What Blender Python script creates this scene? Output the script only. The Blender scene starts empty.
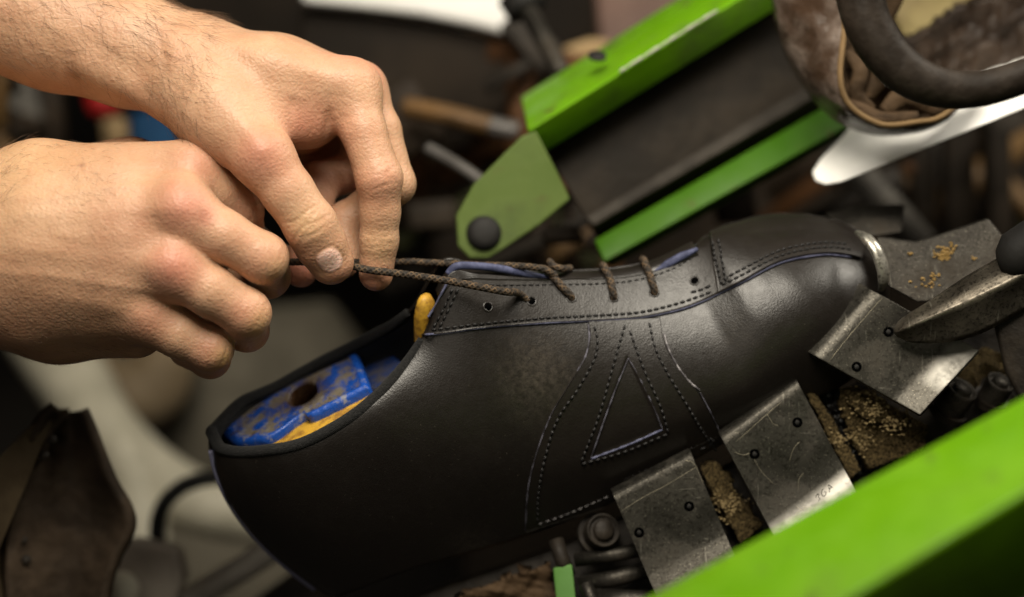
import bpy, math, random
import numpy as np
from mathutils import Vector
from mathutils.bvhtree import BVHTree

random.seed(7); RNG = np.random.default_rng(7)
SC = bpy.context.scene
COL = SC.collection
# ------------------------------------------------------------------ camera
D, LENS, PITCH = 800.0, 70.0, math.radians(35)
K = 1024 / (D * 36 / LENS)                       # px per mm on the focus plane
CTR = np.array([0, 0, 1.0])
RX = np.array([1.0, 0, 0]); UP = np.array([0, math.sin(PITCH), math.cos(PITCH)])
BK = np.array([0, -math.cos(PITCH), math.sin(PITCH)])   # towards the camera
ROT = np.stack([RX, UP, BK])                     # rows; local mm (x right, y up, z to camera)
cam = bpy.data.objects.new('camera', bpy.data.cameras.new('camera')); COL.objects.link(cam)
cam.location = CTR + BK * D * .001
cam.rotation_euler = (math.pi / 2 - PITCH, 0, 0)
cam.data.lens = LENS; cam.data.clip_start = .02; cam.data.clip_end = 60
cam.data.dof.use_dof = True; cam.data.dof.focus_distance = .788; cam.data.dof.aperture_fstop = 3.2
SC.camera = cam
SC.view_settings.view_transform = 'Standard'; SC.view_settings.look = 'None'
SC.view_settings.exposure = 0
SC.render.engine = 'CYCLES'

SHIFT = [0.0]
def C(px, py, d=0.0):
    """a point at depth d (mm beyond the focus plane) -> local mm"""
    d = d + SHIFT[0]
    if d > 65: d = 65 + (d - 65) * 1.4      # the workshop behind stands farther off
    s = (D + d) / D / K
    return np.array([(px - 512) * s, (298.5 - py) * s, -d])
def CP(pts):
    return np.array([C(*p) for p in pts])
def world(v):
    return CTR + np.asarray(v) @ ROT * .001

# ------------------------------------------------------------------ objects
def setp(o, label=None, cat=None, group=None, kind=None):
    for k, v in (('label', label), ('category', cat), ('group', group), ('kind', kind)):
        if v: o[k] = v
    return o
def wloc(o):
    l = Vector(o.location)
    while o.parent: o = o.parent; l += o.location
    return l
def empty(name, at, label, cat, group=None):
    o = bpy.data.objects.new(name, None); COL.objects.link(o); o.empty_display_size = .01
    o.location = world(at); return setp(o, label, cat, group)
def mk(name, v, f, mat, parent=None, smooth=True, attrs=None, org=None, bevel=0, mats=None, fm=None, solid=0):
    w = world(v)
    c = w.mean(0) if org is None else world(org)
    me = bpy.data.meshes.new(name)
    me.from_pydata((w - c).tolist(), [], f.tolist() if isinstance(f, np.ndarray) else f)
    me.update()
    for k, a in (attrs or {}).items():
        at = me.attributes.new(k, 'FLOAT', 'POINT'); at.data.foreach_set('value', np.asarray(a, np.float32))
    me.materials.append(mat)
    for m in mats or []: me.materials.append(m)
    if fm is not None: me.polygons.foreach_set('material_index', np.asarray(fm, np.int32))
    if smooth: me.polygons.foreach_set('use_smooth', [True] * len(me.polygons))
    o = bpy.data.objects.new(name, me); COL.objects.link(o)
    if parent: o.parent = parent; o.location = Vector(c) - wloc(parent)
    else: o.location = c
    if solid:
        m = o.modifiers.new('solid', 'SOLIDIFY'); m.thickness = solid * .001; m.offset = -1
    if bevel:
        m = o.modifiers.new('bevel', 'BEVEL'); m.width = bevel * .001; m.segments = 3
        m.limit_method = 'ANGLE'; m.angle_limit = math.radians(35); m.harden_normals = False
    return o
def cat_mesh(parts):
    V, F, n = [], [], 0
    for v, f in parts:
        V.append(np.asarray(v)); F += [[i + n for i in q] for q in (f.tolist() if isinstance(f, np.ndarray) else f)]; n += len(v)
    return np.concatenate(V), F
def spline(P, n):
    """Catmull-Rom through P resampled to n points of even arc length"""
    P = np.asarray(P, float)
    if len(P) == 2: return P[0] + (P[1] - P[0]) * np.linspace(0, 1, n)[:, None]
    Q = np.vstack([2 * P[0] - P[1], P, 2 * P[-1] - P[-2]]); out = []
    for i in range(1, len(Q) - 2):
        t = np.linspace(0, 1, 24, endpoint=False)[:, None]
        a, b, c, d = Q[i - 1:i + 3]
        out.append(.5 * (2 * b + (c - a) * t + (2 * a - 5 * b + 4 * c - d) * t ** 2 + (3 * b - a - 3 * c + d) * t ** 3))
    S = np.vstack(out + [P[-1:]])
    L = np.concatenate([[0], np.cumsum(np.linalg.norm(np.diff(S[:, :3], axis=0), axis=1))])
    s = np.linspace(0, L[-1], n)
    return np.stack([np.interp(s, L, S[:, k]) for k in range(S.shape[1])], 1)
def grid_faces(nu, nv, wrap=False):
    q = []
    for i in range(nu - 1):
        for j in range(nv if wrap else nv - 1):
            k = (j + 1) % nv
            q.append([i * nv + j, (i + 1) * nv + j, (i + 1) * nv + k, i * nv + k])
    return q
def frames(P):
    T = np.gradient(P, axis=0); T /= np.linalg.norm(T, axis=1)[:, None] + 1e-9
    n = np.cross(T[0], [0.31, 0.2, .93]); N = []
    for t in T:
        n = n - t * (n @ t); n /= np.linalg.norm(n) + 1e-9; N.append(n)
    N = np.array(N); return T, N, np.cross(T, N)
def tube(P, r, ns=12, flat=(1, 1), caps=True, mod=None):
    P = np.asarray(P, float); n = len(P); r = np.broadcast_to(r, n)
    T, N, B = frames(P); th = np.linspace(0, 2 * math.pi, ns, endpoint=False)
    R = r[:, None] * np.ones((1, ns))
    if mod is not None: R = R * mod(n, th)
    V = P[:, None] + (N[:, None] * (np.cos(th) * flat[0])[None, :, None] + B[:, None] * (np.sin(th) * flat[1])[None, :, None]) * R[..., None]
    V = V.reshape(-1, 3); F = grid_faces(n, ns, True)
    if caps: F += [list(range(ns)), list(range((n - 1) * ns, n * ns))[::-1]]
    F = [q[::-1] for q in F]
    return V, F
def loft(A, B):
    """solid between polygon A and polygon B (same count)"""
    A, B = np.asarray(A), np.asarray(B); n = len(A)
    F = [[i, (i + 1) % n, n + (i + 1) % n, n + i] for i in range(n)] + [list(range(n))[::-1], list(range(n, 2 * n))]
    c = (A.mean(0) - B.mean(0)); nn = np.cross(A[1] - A[0], A[2] - A[1])
    if nn @ c > 0: F = [q[::-1] for q in F]
    return np.vstack([A, B]), F
def prism(pts, d, th):
    """flat plate: outline pixels at depth d, th mm thick going away"""
    A = CP([(p[0], p[1], (p[2] if len(p) > 2 else d)) for p in pts])
    return loft(A, A + np.array([0, 0, -th]))
def disc(c, ax, r, h, ns=32, prof=None):
    """lathe round axis ax from c; prof = [(r,h)...]"""
    ax = np.asarray(ax, float); ax /= np.linalg.norm(ax)
    u = np.cross(ax, [.1, .95, .2]); u /= np.linalg.norm(u); w = np.cross(ax, u)
    prof = prof or [(0.001, 0), (r, 0), (r, h), (.001, h)]
    th = np.linspace(0, 2 * math.pi, ns, endpoint=False)
    V = np.array([np.asarray(c) + ax * hh + rr * (u * math.cos(t) + w * math.sin(t)) for rr, hh in prof for t in th])
    return V, grid_faces(len(prof), ns, True)

# ------------------------------------------------------------------ materials
def nmat(name, build):
    m = bpy.data.materials.new(name); m.use_nodes = True
    nt = m.node_tree; b = nt.nodes['Principled BSDF']
    class H: pass
    h = H(); h.nt, h.b = nt, b
    tc = nt.nodes.new('ShaderNodeTexCoord')
    def sock(x, inp):
        if hasattr(x, 'is_output'): nt.links.new(x, inp)
        else:
            try: inp.default_value = x
            except Exception: inp.default_value = tuple(x) + (1,)
    def vec(scale=(1, 1, 1), rot=(0, 0, 0)):
        mp = nt.nodes.new('ShaderNodeMapping'); nt.links.new(tc.outputs['Object'], mp.inputs['Vector'])
        mp.inputs['Scale'].default_value = scale; mp.inputs['Rotation'].default_value = rot
        return mp.outputs[0]
    def noise(scale, detail=4, rough=.55, v=None, dist=0):
        n = nt.nodes.new('ShaderNodeTexNoise'); nt.links.new(v or tc.outputs['Object'], n.inputs['Vector'])
        n.inputs['Scale'].default_value = scale; n.inputs['Detail'].default_value = detail
        n.inputs['Roughness'].default_value = rough; n.inputs['Distortion'].default_value = dist
        return n.outputs[0]
    def voro(scale, feat='F1', v=None, rnd=1):
        n = nt.nodes.new('ShaderNodeTexVoronoi'); n.feature = feat
        nt.links.new(v or tc.outputs['Object'], n.inputs['Vector']); n.inputs['Scale'].default_value = scale
        n.inputs['Randomness'].default_value = rnd
        return n.outputs['Distance']
    def ramp(x, a, bb, lo=0.0, hi=1.0):
        n = nt.nodes.new('ShaderNodeMapRange'); n.interpolation_type = 'SMOOTHSTEP'
        sock(x, n.inputs[0])
        for i, q in enumerate((a, bb, lo, hi)): n.inputs[i + 1].default_value = q
        return n.outputs[0]
    def mix(f, a, bb, mode='MIX'):
        n = nt.nodes.new('ShaderNodeMix'); n.data_type = 'RGBA'; n.blend_type = mode
        sock(f, n.inputs[0]); sock(a, n.inputs[6]); sock(bb, n.inputs[7]); return n.outputs[2]
    def math_(op, a, bb=0.0):
        n = nt.nodes.new('ShaderNodeMath'); n.operation = op; sock(a, n.inputs[0]); sock(bb, n.inputs[1]); return n.outputs[0]
    def attr(k):
        n = nt.nodes.new('ShaderNodeAttribute'); n.attribute_name = k; return n.outputs['Fac']
    def bump(hgt, strength, dist, prev=None):
        n = nt.nodes.new('ShaderNodeBump'); n.inputs['Strength'].default_value = strength
        n.inputs['Distance'].default_value = dist; nt.links.new(hgt, n.inputs['Height'])
        if prev: nt.links.new(prev, n.inputs['Normal'])
        return n.outputs[0]
    def out(color=None, rough=None, metal=None, normal=None, **kw):
        if color is not None: sock(color, b.inputs['Base Color'])
        if rough is not None: sock(rough, b.inputs['Roughness'])
        if metal is not None: sock(metal, b.inputs['Metallic'])
        if normal is not None: nt.links.new(normal, b.inputs['Normal'])
        for k, x in kw.items(): sock(x, b.inputs[k.replace('_', ' ')])
    for fn in (sock, vec, noise, voro, ramp, mix, attr, bump, out): setattr(h, fn.__name__, fn)
    h.math = math_; build(h); return m

def skin_b(h):
    n1 = h.noise(38, 3); n2 = h.noise(420, 3, .6); n3 = h.noise(120, 4, .6)
    c = h.mix(h.ramp(n1, .35, .65), (.53, .32, .197), (.465, .262, .155))
    c = h.mix(h.ramp(n3, .5, .75, 0, .3), c, (.44, .20, .115))
    c = h.mix(h.ramp(n2, .52, .75, 0, .2), c, (.34, .18, .095))
    c = h.mix(h.attr('red'), c, (.50, .165, .12))
    c = h.mix(h.attr('yellow'), c, (.56, .37, .15))
    c = h.mix(h.attr('dark'), c, (.16, .06, .035))
    c = h.mix(h.attr('nail'), c, (.92, .60, .49))
    v = h.voro(780); w = h.noise(330, 3, .6)
    hair = h.noise(160, 3, .6, h.vec((1, 4.5, 4.5), (0, .3, .5)))
    bb = h.bump(v, .2, .0005); bb = h.bump(w, .26, .0009, bb); bb = h.bump(h.voro(430, 'DISTANCE_TO_EDGE', h.vec((1, 1.5, 1.2), (.2, .4, .7))), .30, .0007, bb); bb = h.bump(h.noise(95, 3), .25, .002, bb)
    rg = h.math('MULTIPLY_ADD', h.attr('nail'), -.2)
    h.nt.nodes[-1].inputs[2].default_value = .5
    h.out(c, rg, 0, bb, Subsurface_Weight=.16, Subsurface_Scale=.0035, Specular_IOR_Level=.42)
    h.b.inputs['Subsurface Radius'].default_value = (1, .36, .18)
SKIN = nmat('skin', skin_b)

def leather(name, c1, c2, dusty=0.0, rough=.42, grain=620, bs=.5):
    def b(h):
        n1 = h.noise(30, 5, .6); n2 = h.noise(300, 4)
        c = h.mix(h.ramp(n1, .35, .7), c1, c2)
        if dusty:
            sm = h.math('MULTIPLY', h.attr('dust'), h.ramp(h.noise(420, 5, .8), .30, .75))
            c = h.mix(h.math('MULTIPLY', sm, dusty), c, (.19, .16, .125))
            sp = h.ramp(h.noise(900, 2), .70, .76); c = h.mix(h.math('MULTIPLY', sp, .1), c, (.3, .26, .2))
        v = h.voro(grain); w = h.noise(grain * .55, 3, .6); fold = h.noise(52, 3, .55, None, .6)
        bb = h.bump(v, bs, .0006); bb = h.bump(w, bs * .7, .0006, bb); bb = h.bump(fold, .05, .004, bb)
        h.out(c, h.ramp(n2, .3, .7, rough - .02, rough + .04), 0, bb, Specular_IOR_Level=.5)
    return nmat(name, b)
LEATHER = leather('black leather', (.0102, .0081, .0066), (.0128, .0102, .0083), .3, .36, 1400, .10)
LEATHER2 = leather('black leather trim', (.0118, .0093, .0075), (.0146, .0116, .0094), 0, .36, 1400, .11)
RAW = nmat('raw cut edge', lambda h: h.out(h.mix(h.ramp(h.noise(420, 3), .35, .65), (.05, .053, .105), (.13, .137, .22)), .7, 0))
BLUED = nmat('blue dyed lining', lambda h: h.out(h.mix(h.ramp(h.noise(300, 3), .35, .65), (.030, .036, .085), (.075, .085, .165)), .7, 0))
PALE = nmat('pale cut edge', lambda h: h.out(h.mix(h.ramp(h.noise(300, 3), .4, .65), (.05, .045, .05), (.30, .28, .29)), .6, 0))
PALE2 = nmat('scuffed cut edge', lambda h: h.out(h.mix(h.ramp(h.noise(160, 3), .42, .6), (.03, .027, .035), (.13, .125, .16)), .6, 0))
PALE3 = nmat('worn edge highlight', lambda h: h.out((.45, .46, .36), .5, .2))
THREAD = nmat('black thread', lambda h: h.out((.006, .005, .005), .55, 0, h.bump(h.noise(2500, 2), .5, .0003)))
THREADW = nmat('grey thread', lambda h: h.out(h.mix(h.ramp(h.noise(500, 2), .4, .6), (.02, .018, .018), (.16, .15, .15)), .7, 0))
FELT = nmat('black collar fabric', lambda h: h.out(h.mix(h.ramp(h.noise(900, 3), .35, .7), (.003, .003, .003), (.011, .0105, .010)), .95, 0, h.bump(h.noise(1300, 3, .7), .8, .001), Sheen_Weight=.03))
def lace_b(h):
    c = h.mix(h.attr('tint'), (.012, .008, .0045), (.15, .092, .045))
    h.out(c, .75, 0, h.bump(h.noise(2600, 3, .7), .6, .0004))
LACE = nmat('braided lace', lace_b)
def blue_b(h):
    w = h.math('MULTIPLY', h.ramp(h.noise(110, 6, .8), .43, .54), h.ramp(h.attr('top'), .2, .8))
    c = h.mix(w, (.010, .075, .40), (.20, .17, .125))
    c = h.mix(h.ramp(h.noise(190, 5, .7), .56, .66, 0, .8), c, (.30, .29, .27))
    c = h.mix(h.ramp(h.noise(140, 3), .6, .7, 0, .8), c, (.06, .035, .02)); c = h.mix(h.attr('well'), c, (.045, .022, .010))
    h.out(c, h.ramp(h.noise(200), .3, .7, .22, .5), 0, h.bump(h.noise(260, 4), .5, .0015))
BLUE = nmat('worn blue paint', blue_b)
YELL = nmat('mustard resin', lambda h: h.out(h.mix(h.ramp(h.noise(240, 4, .7), .42, .62), (.60, .34, .03), (.30, .15, .02)), .55, 0, h.bump(h.noise(420, 3), .4, .001)))
def steel(name, c1, c2, scratch=.5, rough=.36, dirt=.5, dcol=(.07, .055, .035), metal=.85):
    def b(h):
        n = h.noise(45, 5, .65); f = h.noise(700, 3, .6)
        c = h.mix(h.ramp(n, .3, .7), c1, c2)
        c = h.mix(h.ramp(f, .48, .66, 0, .7), c, (.014, .012, .009)); c = h.mix(h.ramp(h.noise(1500, 2), .62, .7, 0, .6), c, (.22, .2, .16))
        s1 = h.ramp(h.noise(60, 4, .65, h.vec((14, 1, 1.2), (.3, .5, .65))), .64, .70)
        s2 = h.ramp(h.noise(70, 4, .65, h.vec((1.2, 16, 1), (.2, -.5, .4))), .65, .71)
        s = h.math('MULTIPLY', h.math('MAXIMUM', s1, s2), scratch)
        c = h.mix(s, c, (.55, .52, .44))
        dm = h.ramp(h.noise(34, 6, .7), .48, .66, 0, dirt)
        c = h.mix(dm, c, dcol)
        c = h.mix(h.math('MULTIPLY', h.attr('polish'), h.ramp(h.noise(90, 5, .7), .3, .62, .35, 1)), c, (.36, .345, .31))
        r = h.math('ADD', h.ramp(n, .3, .7, rough, rough + .16), h.math('MULTIPLY', dm, .35))
        bb = h.bump(h.noise(240, 4), .12, .001); bb = h.bump(f, .12, .0005, bb)
        h.out(c, r, h.math('SUBTRACT', metal, h.math('MULTIPLY', dm, .6)), bb)
    return nmat(name, b)
STEEL = steel('worn steel', (.042, .039, .033), (.080, .074, .062), .22, .40, .7, (.05, .042, .03))
STEEL_D = steel('dark steel', (.03, .027, .023), (.06, .054, .045), .2, .45, .7, (.035, .025, .015))
STEEL_B = steel('bright steel', (.5, .48, .42), (.62, .59, .52), .5, .3, .25)
IRON = nmat('dark iron', lambda h: h.out(h.mix(h.ramp(h.noise(60, 5, .65), .35, .7), (.012, .009, .0065), (.032, .025, .018)), .6, .1, h.bump(h.noise(180, 5), .4, .002), Specular_IOR_Level=.25))
BLACK = nmat('black rubber', lambda h: h.out(h.mix(h.noise(90), (.008, .008, .008), (.02, .018, .016)), .65, 0, h.bump(h.noise(300), .2, .001), Specular_IOR_Level=.25))
def paint(name, c1, c2, chip=(.08, .05, .02), dirt=(.075, .13, .02), sc=22):
    def b(h):
        c = h.mix(h.ramp(h.noise(14, 4), .3, .7), c1, c2)
        c = h.mix(h.ramp(h.noise(sc, 6, .6), .46, .70, 0, .8), c, dirt); c = h.mix(h.ramp(h.noise(75, 5, .7, h.vec((1, 1, 2.5), (0, .5, 0))), .58, .74, 0, .55), c, chip)
        c = h.mix(h.ramp(h.noise(48, 5, .65), .65, .69, 0, .95), c, chip)
        h.out(c, h.ramp(h.noise(60), .3, .7, .42, .65), 0, h.bump(h.noise(120, 4), .15, .0015), Specular_IOR_Level=.2)
    return nmat(name, b)
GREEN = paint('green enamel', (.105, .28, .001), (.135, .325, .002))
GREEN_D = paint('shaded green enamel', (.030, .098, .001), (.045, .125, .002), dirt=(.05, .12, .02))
GREEN_P = paint('dusty pale green enamel', (.075, .115, .022), (.11, .155, .038), dirt=(.06, .085, .025))
def plain(name, c1, c2, rough=.6, metal=0, sc=40, bs=.3):
    return nmat(name, lambda h: h.out(h.mix(h.ramp(h.noise(sc, 5, .65), .35, .68), c1, c2), rough, metal, h.bump(h.noise(sc * 4, 4), bs, .002), Specular_IOR_Level=.15 if c1[0] < .1 else .4))
WHITE = plain('white plastic', (.88, .87, .83), (.93, .92, .89), .7, 0, 30, .05)
BEIGE = plain('beige cast housing', (.46, .43, .33), (.60, .56, .44), .5)
TAN = plain('tan hide', (.40, .28, .14), (.28, .18, .08), .7)
BROWN = plain('brown worn metal', (.03, .021, .014), (.085, .06, .04), .6, .1, 30, .7)
GREY = plain('grey metal', (.38, .35, .30), (.50, .46, .40), .5, .2)
GREYD = plain('dark grey metal', (.10, .092, .085), (.16, .15, .14), .45, .4)
RODM = plain('dull brass rod', (.17, .09, .03), (.09, .05, .02), .45, .3)
REDM = plain('red plastic', (.35, .008, .007), (.28, .006, .006), .6)
BLUM = plain('blue plastic', (.008, .04, .10), (.012, .055, .13), .7)
LINER = plain('lining hide', (.075, .046, .024), (.03, .018, .009), .75, 0, 50, .7)
OLDL = plain('scuffed brown leather', (.05, .030, .019), (.19, .15, .125), .22, 0, 38, .9)
EDGE = plain('tan welt', (.19, .115, .045), (.10, .06, .022), .7)
DUST = nmat('wax dust', lambda h: h.out(h.mix(h.ramp(h.noise(1000, 6, .85), .40, .62), (.022, .015, .008), (.30, .215, .095)), .9, 0, h.bump(h.noise(900, 5, .85), 1, .004), Specular_IOR_Level=.1))
CRUMB = nmat('wax crumbs', lambda h: h.out(h.mix(h.noise(500), (.20, .11, .025), (.36, .23, .06)), .6, 0))
BRISTLE = nmat('black debris', lambda h: h.out((.008, .007, .006), .4, 0, h.bump(h.voro(420), 1, .003)))
MACH = plain('dark machine body', (.009, .006, .0035), (.022, .015, .009), .7, 0, 12, .3)
FLOORM = plain('workshop floor', (.05, .045, .04), (.08, .07, .06), .7, 0, 3, .2)

# ------------------------------------------------------------------ signed distance modelling for the hands
class Field:
    def __init__(s, lo, hi, h):
        s.lo, s.h = np.asarray(lo, float), h
        s.n = np.ceil((np.asarray(hi) - s.lo) / h).astype(int) + 1
        s.F = np.full(s.n, 30.0, np.float32)
    def blank(s): return np.full(s.n, 30.0, np.float32)
    def box(s, lo, hi):
        a = np.clip(np.floor((lo - s.lo) / s.h).astype(int), 0, s.n); b = np.clip(np.ceil((hi - s.lo) / s.h).astype(int) + 1, 0, s.n)
        return tuple(slice(i, j) for i, j in zip(a, b))
    def cone(s, G, a, ra, b, rb, k):
        a, b = np.asarray(a, float), np.asarray(b, float); m = max(ra, rb) + 13
        sl = s.box(np.minimum(a, b) - m, np.maximum(a, b) + m)
        ax = [(s.lo[i] + s.h * np.arange(sl[i].start, sl[i].stop)).astype(np.float32) for i in range(3)]
        if min(map(len, ax)) == 0: return
        X, Y, Z = ax[0][:, None, None], ax[1][None, :, None], ax[2][None, None, :]
        u = b - a; L2 = float(u @ u) + 1e-9
        t = np.clip(((X - a[0]) * u[0] + (Y - a[1]) * u[1] + (Z - a[2]) * u[2]) / L2, 0, 1)
        dd = np.sqrt((X - a[0] - t * u[0]) ** 2 + (Y - a[1] - t * u[1]) ** 2 + (Z - a[2] - t * u[2]) ** 2) - (ra + (rb - ra) * t)
        G[sl] = smin(G[sl], dd, k)
def smin(a, b, k):
    h = np.maximum(k - np.abs(a - b), 0) / k
    return np.minimum(a, b) - h * h * k * .25
def surface_nets(F, lo, h):
    S = F < 0; n = np.array(F.shape)
    c = np.zeros(n - 1, np.uint8); off = [(i, j, k) for i in (0, 1) for j in (0, 1) for k in (0, 1)]
    for o in off: c += S[o[0]:o[0] + n[0] - 1, o[1]:o[1] + n[1] - 1, o[2]:o[2] + n[2] - 1]
    idx = np.argwhere((c > 0) & (c < 8)); M = len(idx)
    val = np.stack([F[idx[:, 0] + o[0], idx[:, 1] + o[1], idx[:, 2] + o[2]] for o in off], 1)
    acc = np.zeros((M, 3)); cnt = np.zeros(M); O = np.array(off, float)
    for i in range(8):
        for j in range(i + 1, 8):
            if np.abs(O[i] - O[j]).sum() != 1: continue
            m = (val[:, i] < 0) != (val[:, j] < 0)
            t = val[:, i] / (val[:, i] - val[:, j] + 1e-12)
            acc[m] += O[i] + t[m, None] * (O[j] - O[i]); cnt[m] += 1
    P = (idx + acc / cnt[:, None]) * h + lo
    ID = np.full(n - 1, -1, np.int32); ID[tuple(idx.T)] = np.arange(M); Q = []
    for ax in range(3):
        b, g = (ax + 1) % 3, (ax + 2) % 3
        A = np.take(S, range(n[ax] - 1), ax); B2 = np.take(S, range(1, n[ax]), ax)
        e = np.argwhere(A != B2); e = e[(e[:, b] > 0) & (e[:, g] > 0) & (e[:, b] < n[b] - 1) & (e[:, g] < n[g] - 1)]
        q = []
        for db, dg in ((-1, -1), (0, -1), (0, 0), (-1, 0)):
            w = e.copy(); w[:, b] += db; w[:, g] += dg; q.append(ID[tuple(w.T)])
        q = np.stack(q, 1); ins = S[tuple(e.T)]
        q[~ins] = q[~ins][:, ::-1]; Q.append(q)
    Q = np.concatenate(Q); return P, Q[(Q >= 0).all(1)]
def trilin(F, lo, h, P):
    g = (P - lo) / h; i = np.clip(np.floor(g).astype(int), 0, np.array(F.shape) - 2); f = g - i; r = 0
    for a in (0, 1):
        for b in (0, 1):
            for c in (0, 1):
                w = (f[:, 0] if a else 1 - f[:, 0]) * (f[:, 1] if b else 1 - f[:, 1]) * (f[:, 2] if c else 1 - f[:, 2])
                r = r + w * F[i[:, 0] + a, i[:, 1] + b, i[:, 2] + c]
    return r
def normals(F, lo, h, P, e=1.0):
    g = np.stack([trilin(F, lo, h, P + e * np.eye(3)[k]) - trilin(F, lo, h, P - e * np.eye(3)[k]) for k in range(3)], 1)
    return g / (np.linalg.norm(g, axis=1)[:, None] + 1e-9)

def build_hand(palm, digits, extra, res, kpalm=10, kroot=7, ktouch=1.2):
    """palm / extra: chains of (px,py,d,r) merged softly; digits: chains blended into the palm but not into each other"""
    allp = np.array([np.append(C(*p[:3]), p[3]) for ch in palm + digits + extra for p in ch])
    lo = (allp[:, :3] - allp[:, 3:]).min(0) - 6; hi = (allp[:, :3] + allp[:, 3:]).max(0) + 6
    f = Field(lo, hi, res)
    def chain(G, ch, k):
        for p, q in zip(ch[:-1], ch[1:]): f.cone(G, C(*p[:3]), p[3], C(*q[:3]), q[3], k)
    for ch in palm: chain(f.F, ch, kpalm)
    for ch in extra: chain(f.F, ch, 5)
    H = None
    for ch in digits:
        G = f.blank(); chain(G, ch, 2.5); G = smin(G, f.F, kroot)
        H = G if H is None else smin(H, G, ktouch)
    P, Q = surface_nets(H, f.lo, res)
    for _ in range(2):
        N = normals(H, f.lo, res, P, res); P = P - N * trilin(H, f.lo, res, P)[:, None] * .9
    return P, Q, normals(H, f.lo, res, P, 1.1)
def blob(P, spots):
    a = np.zeros(len(P))
    for px, py, d, r, s in spots:
        q = P - C(px, py, d); a = np.maximum(a, s * np.exp(-(q * q).sum(1) / (r * r)))
    return a
def crease(P, N, at, to, offs, R, depth, width, dors=None, wav=.5, seed=0):
    """wrinkles across a digit: at/to give the digit's direction"""
    c = C(*at); ax = C(*to) - c; ax /= np.linalg.norm(ax)
    q = P - c; s = q @ ax; lat = np.cross(ax, [0, 0, 1.0]); lat /= np.linalg.norm(lat); l = q @ lat
    fall = np.exp(-((q * q).sum(1) / (R * R)) ** 2)
    if dors is not None:
        dv = np.asarray(dors, float); dv /= np.linalg.norm(dv); fall = fall * np.clip(N @ dv * 1.5 + .2, 0, 1)
    out = np.zeros(len(P))
    for i, o in enumerate(offs):
        se = s - o + wav * np.sin(l * .55 + i * 2.1 + seed) - .02 * l * l * np.sign(o + 1e-6)
        out += depth * np.exp(-(se / width) ** 2) * (.75 + .25 * math.sin(i * 3.3 + seed))
    return out * fall
def ridge(P, pts, w, h):
    """raised tendon or vein along a pixel path"""
    S = spline(CP(pts), 40); best = np.full(len(P), 1e9)
    for s in S: best = np.minimum(best, ((P - s) ** 2).sum(1))
    return h * np.exp(-best / (w * w))

SHIFT[0] = 14.0
# ---- right hand: closed round the lace end, back of the hand to the camera
palmR = [[(-520, 230, -5, 42), (-240, 243, -10, 36), (-90, 250, -10, 30), (-40, 250, -12, 28)],
         [(-90, 208, -10, 15), (40, 187, -20, 16.5), (190, 171, -26, 11.5)],
         [(-90, 236, -24, 16), (40, 222, -32, 16.5), (180, 209, -42, 11.5)],
         [(-90, 264, -24, 16), (40, 262, -32, 16.5), (172, 265, -42, 11.2)],
         [(-90, 292, -14, 16), (30, 301, -21, 17), (147, 313, -32, 10.8)],
         [(-60, 216, -22, 15), (120, 190, -33, 12.2)], [(-60, 236, -28, 15), (125, 237, -40, 12.2)], [(-60, 270, -26, 15), (115, 285, -36, 12.2)],
         [(-40, 250, 0, 24), (110, 250, -8, 25)],
         [(-20, 302, 0, 17), (60, 318, -6, 16), (135, 326, -14, 12.5)],
         [(0, 197, 6, 17), (130, 180, 10, 15), (190, 200, 14, 12)]]
digR = [[(190, 172, -26, 11), (216, 192, -21, 9.6), (241, 211, -14, 8.8), (246, 240, 8, 8.0), (232, 262, 18, 7.2)],
        [(180, 209, -43, 11.4), (224, 236, -42, 9.9), (263, 258, -38, 9.7), (268, 276, -16, 8.8), (240, 284, -4, 8.0)],
        [(172, 265, -43, 11.2), (210, 291, -42, 9.8), (246, 313, -37, 9.5), (247, 330, -16, 8.5), (218, 328, -4, 7.6)],
        [(147, 314, -33, 10.8), (178, 333, -33, 9.4), (210, 348, -30, 9.0), (210, 358, -12, 8.0), (186, 350, -1, 7.0)]]
extR = [[(195, 205, 12, 10), (235, 235, 22, 9.5), (275, 262, 20, 8.2)]]
P, Q, N = build_hand(palmR, digR, extR, .85)
disp = np.zeros(len(P))
for at, to, sd in (((263, 256, -38), (224, 235, -42), 0), ((246, 311, -37), (210, 290, -42), 1), ((212, 350, -30), (180, 336, -33), 2), ((241, 210, -14), (216, 192, -21), 3)):
    disp -= crease(P, N, at, to, (-4.2, -2.2, -.3, 1.8, 4), 10.5, .34, .55, (.35, .1, 1), .5, sd)
    disp += .5 * np.exp(-((P - C(at[0], at[1], at[2] - 5)) ** 2).sum(1) / 40)
for at in ((181, 207, -44), (173, 266, -44), (148, 316, -34), (190, 170, -28)):
    disp += 1.1 * np.exp(-((P - C(at[0], at[1], at[2] - 10)) ** 2).sum(1) / 90)
    disp -= crease(P, N, at, (at[0] - 40, at[1] - 4, at[2]), (-5, -2.5, 0, 2.6, 5.2), 10, .16, .6, (0, .3, 1), 1.0, at[0])
for pts in ([(20, 215, -52), (100, 210, -56), (178, 207, -54)], [(20, 248, -52), (100, 258, -56), (170, 265, -54)], [(20, 285, -42), (90, 300, -46), (145, 315, -44)], [(40, 180, -40), (110, 168, -40), (188, 168, -38)]):
    disp += ridge(P, pts, 3.6, .4)
for pts in ([(-20, 195, -45), (40, 200, -50), (90, 188, -50), (150, 188, -48)], [(-20, 270, -48), (50, 276, -52), (110, 285, -52), (160, 290, -48)], [(60, 235, -54), (110, 236, -58), (165, 238, -54)]):
    disp += ridge(P, pts, 2.0, .3)
disp *= 1.15
P = P + N * disp[:, None]
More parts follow.
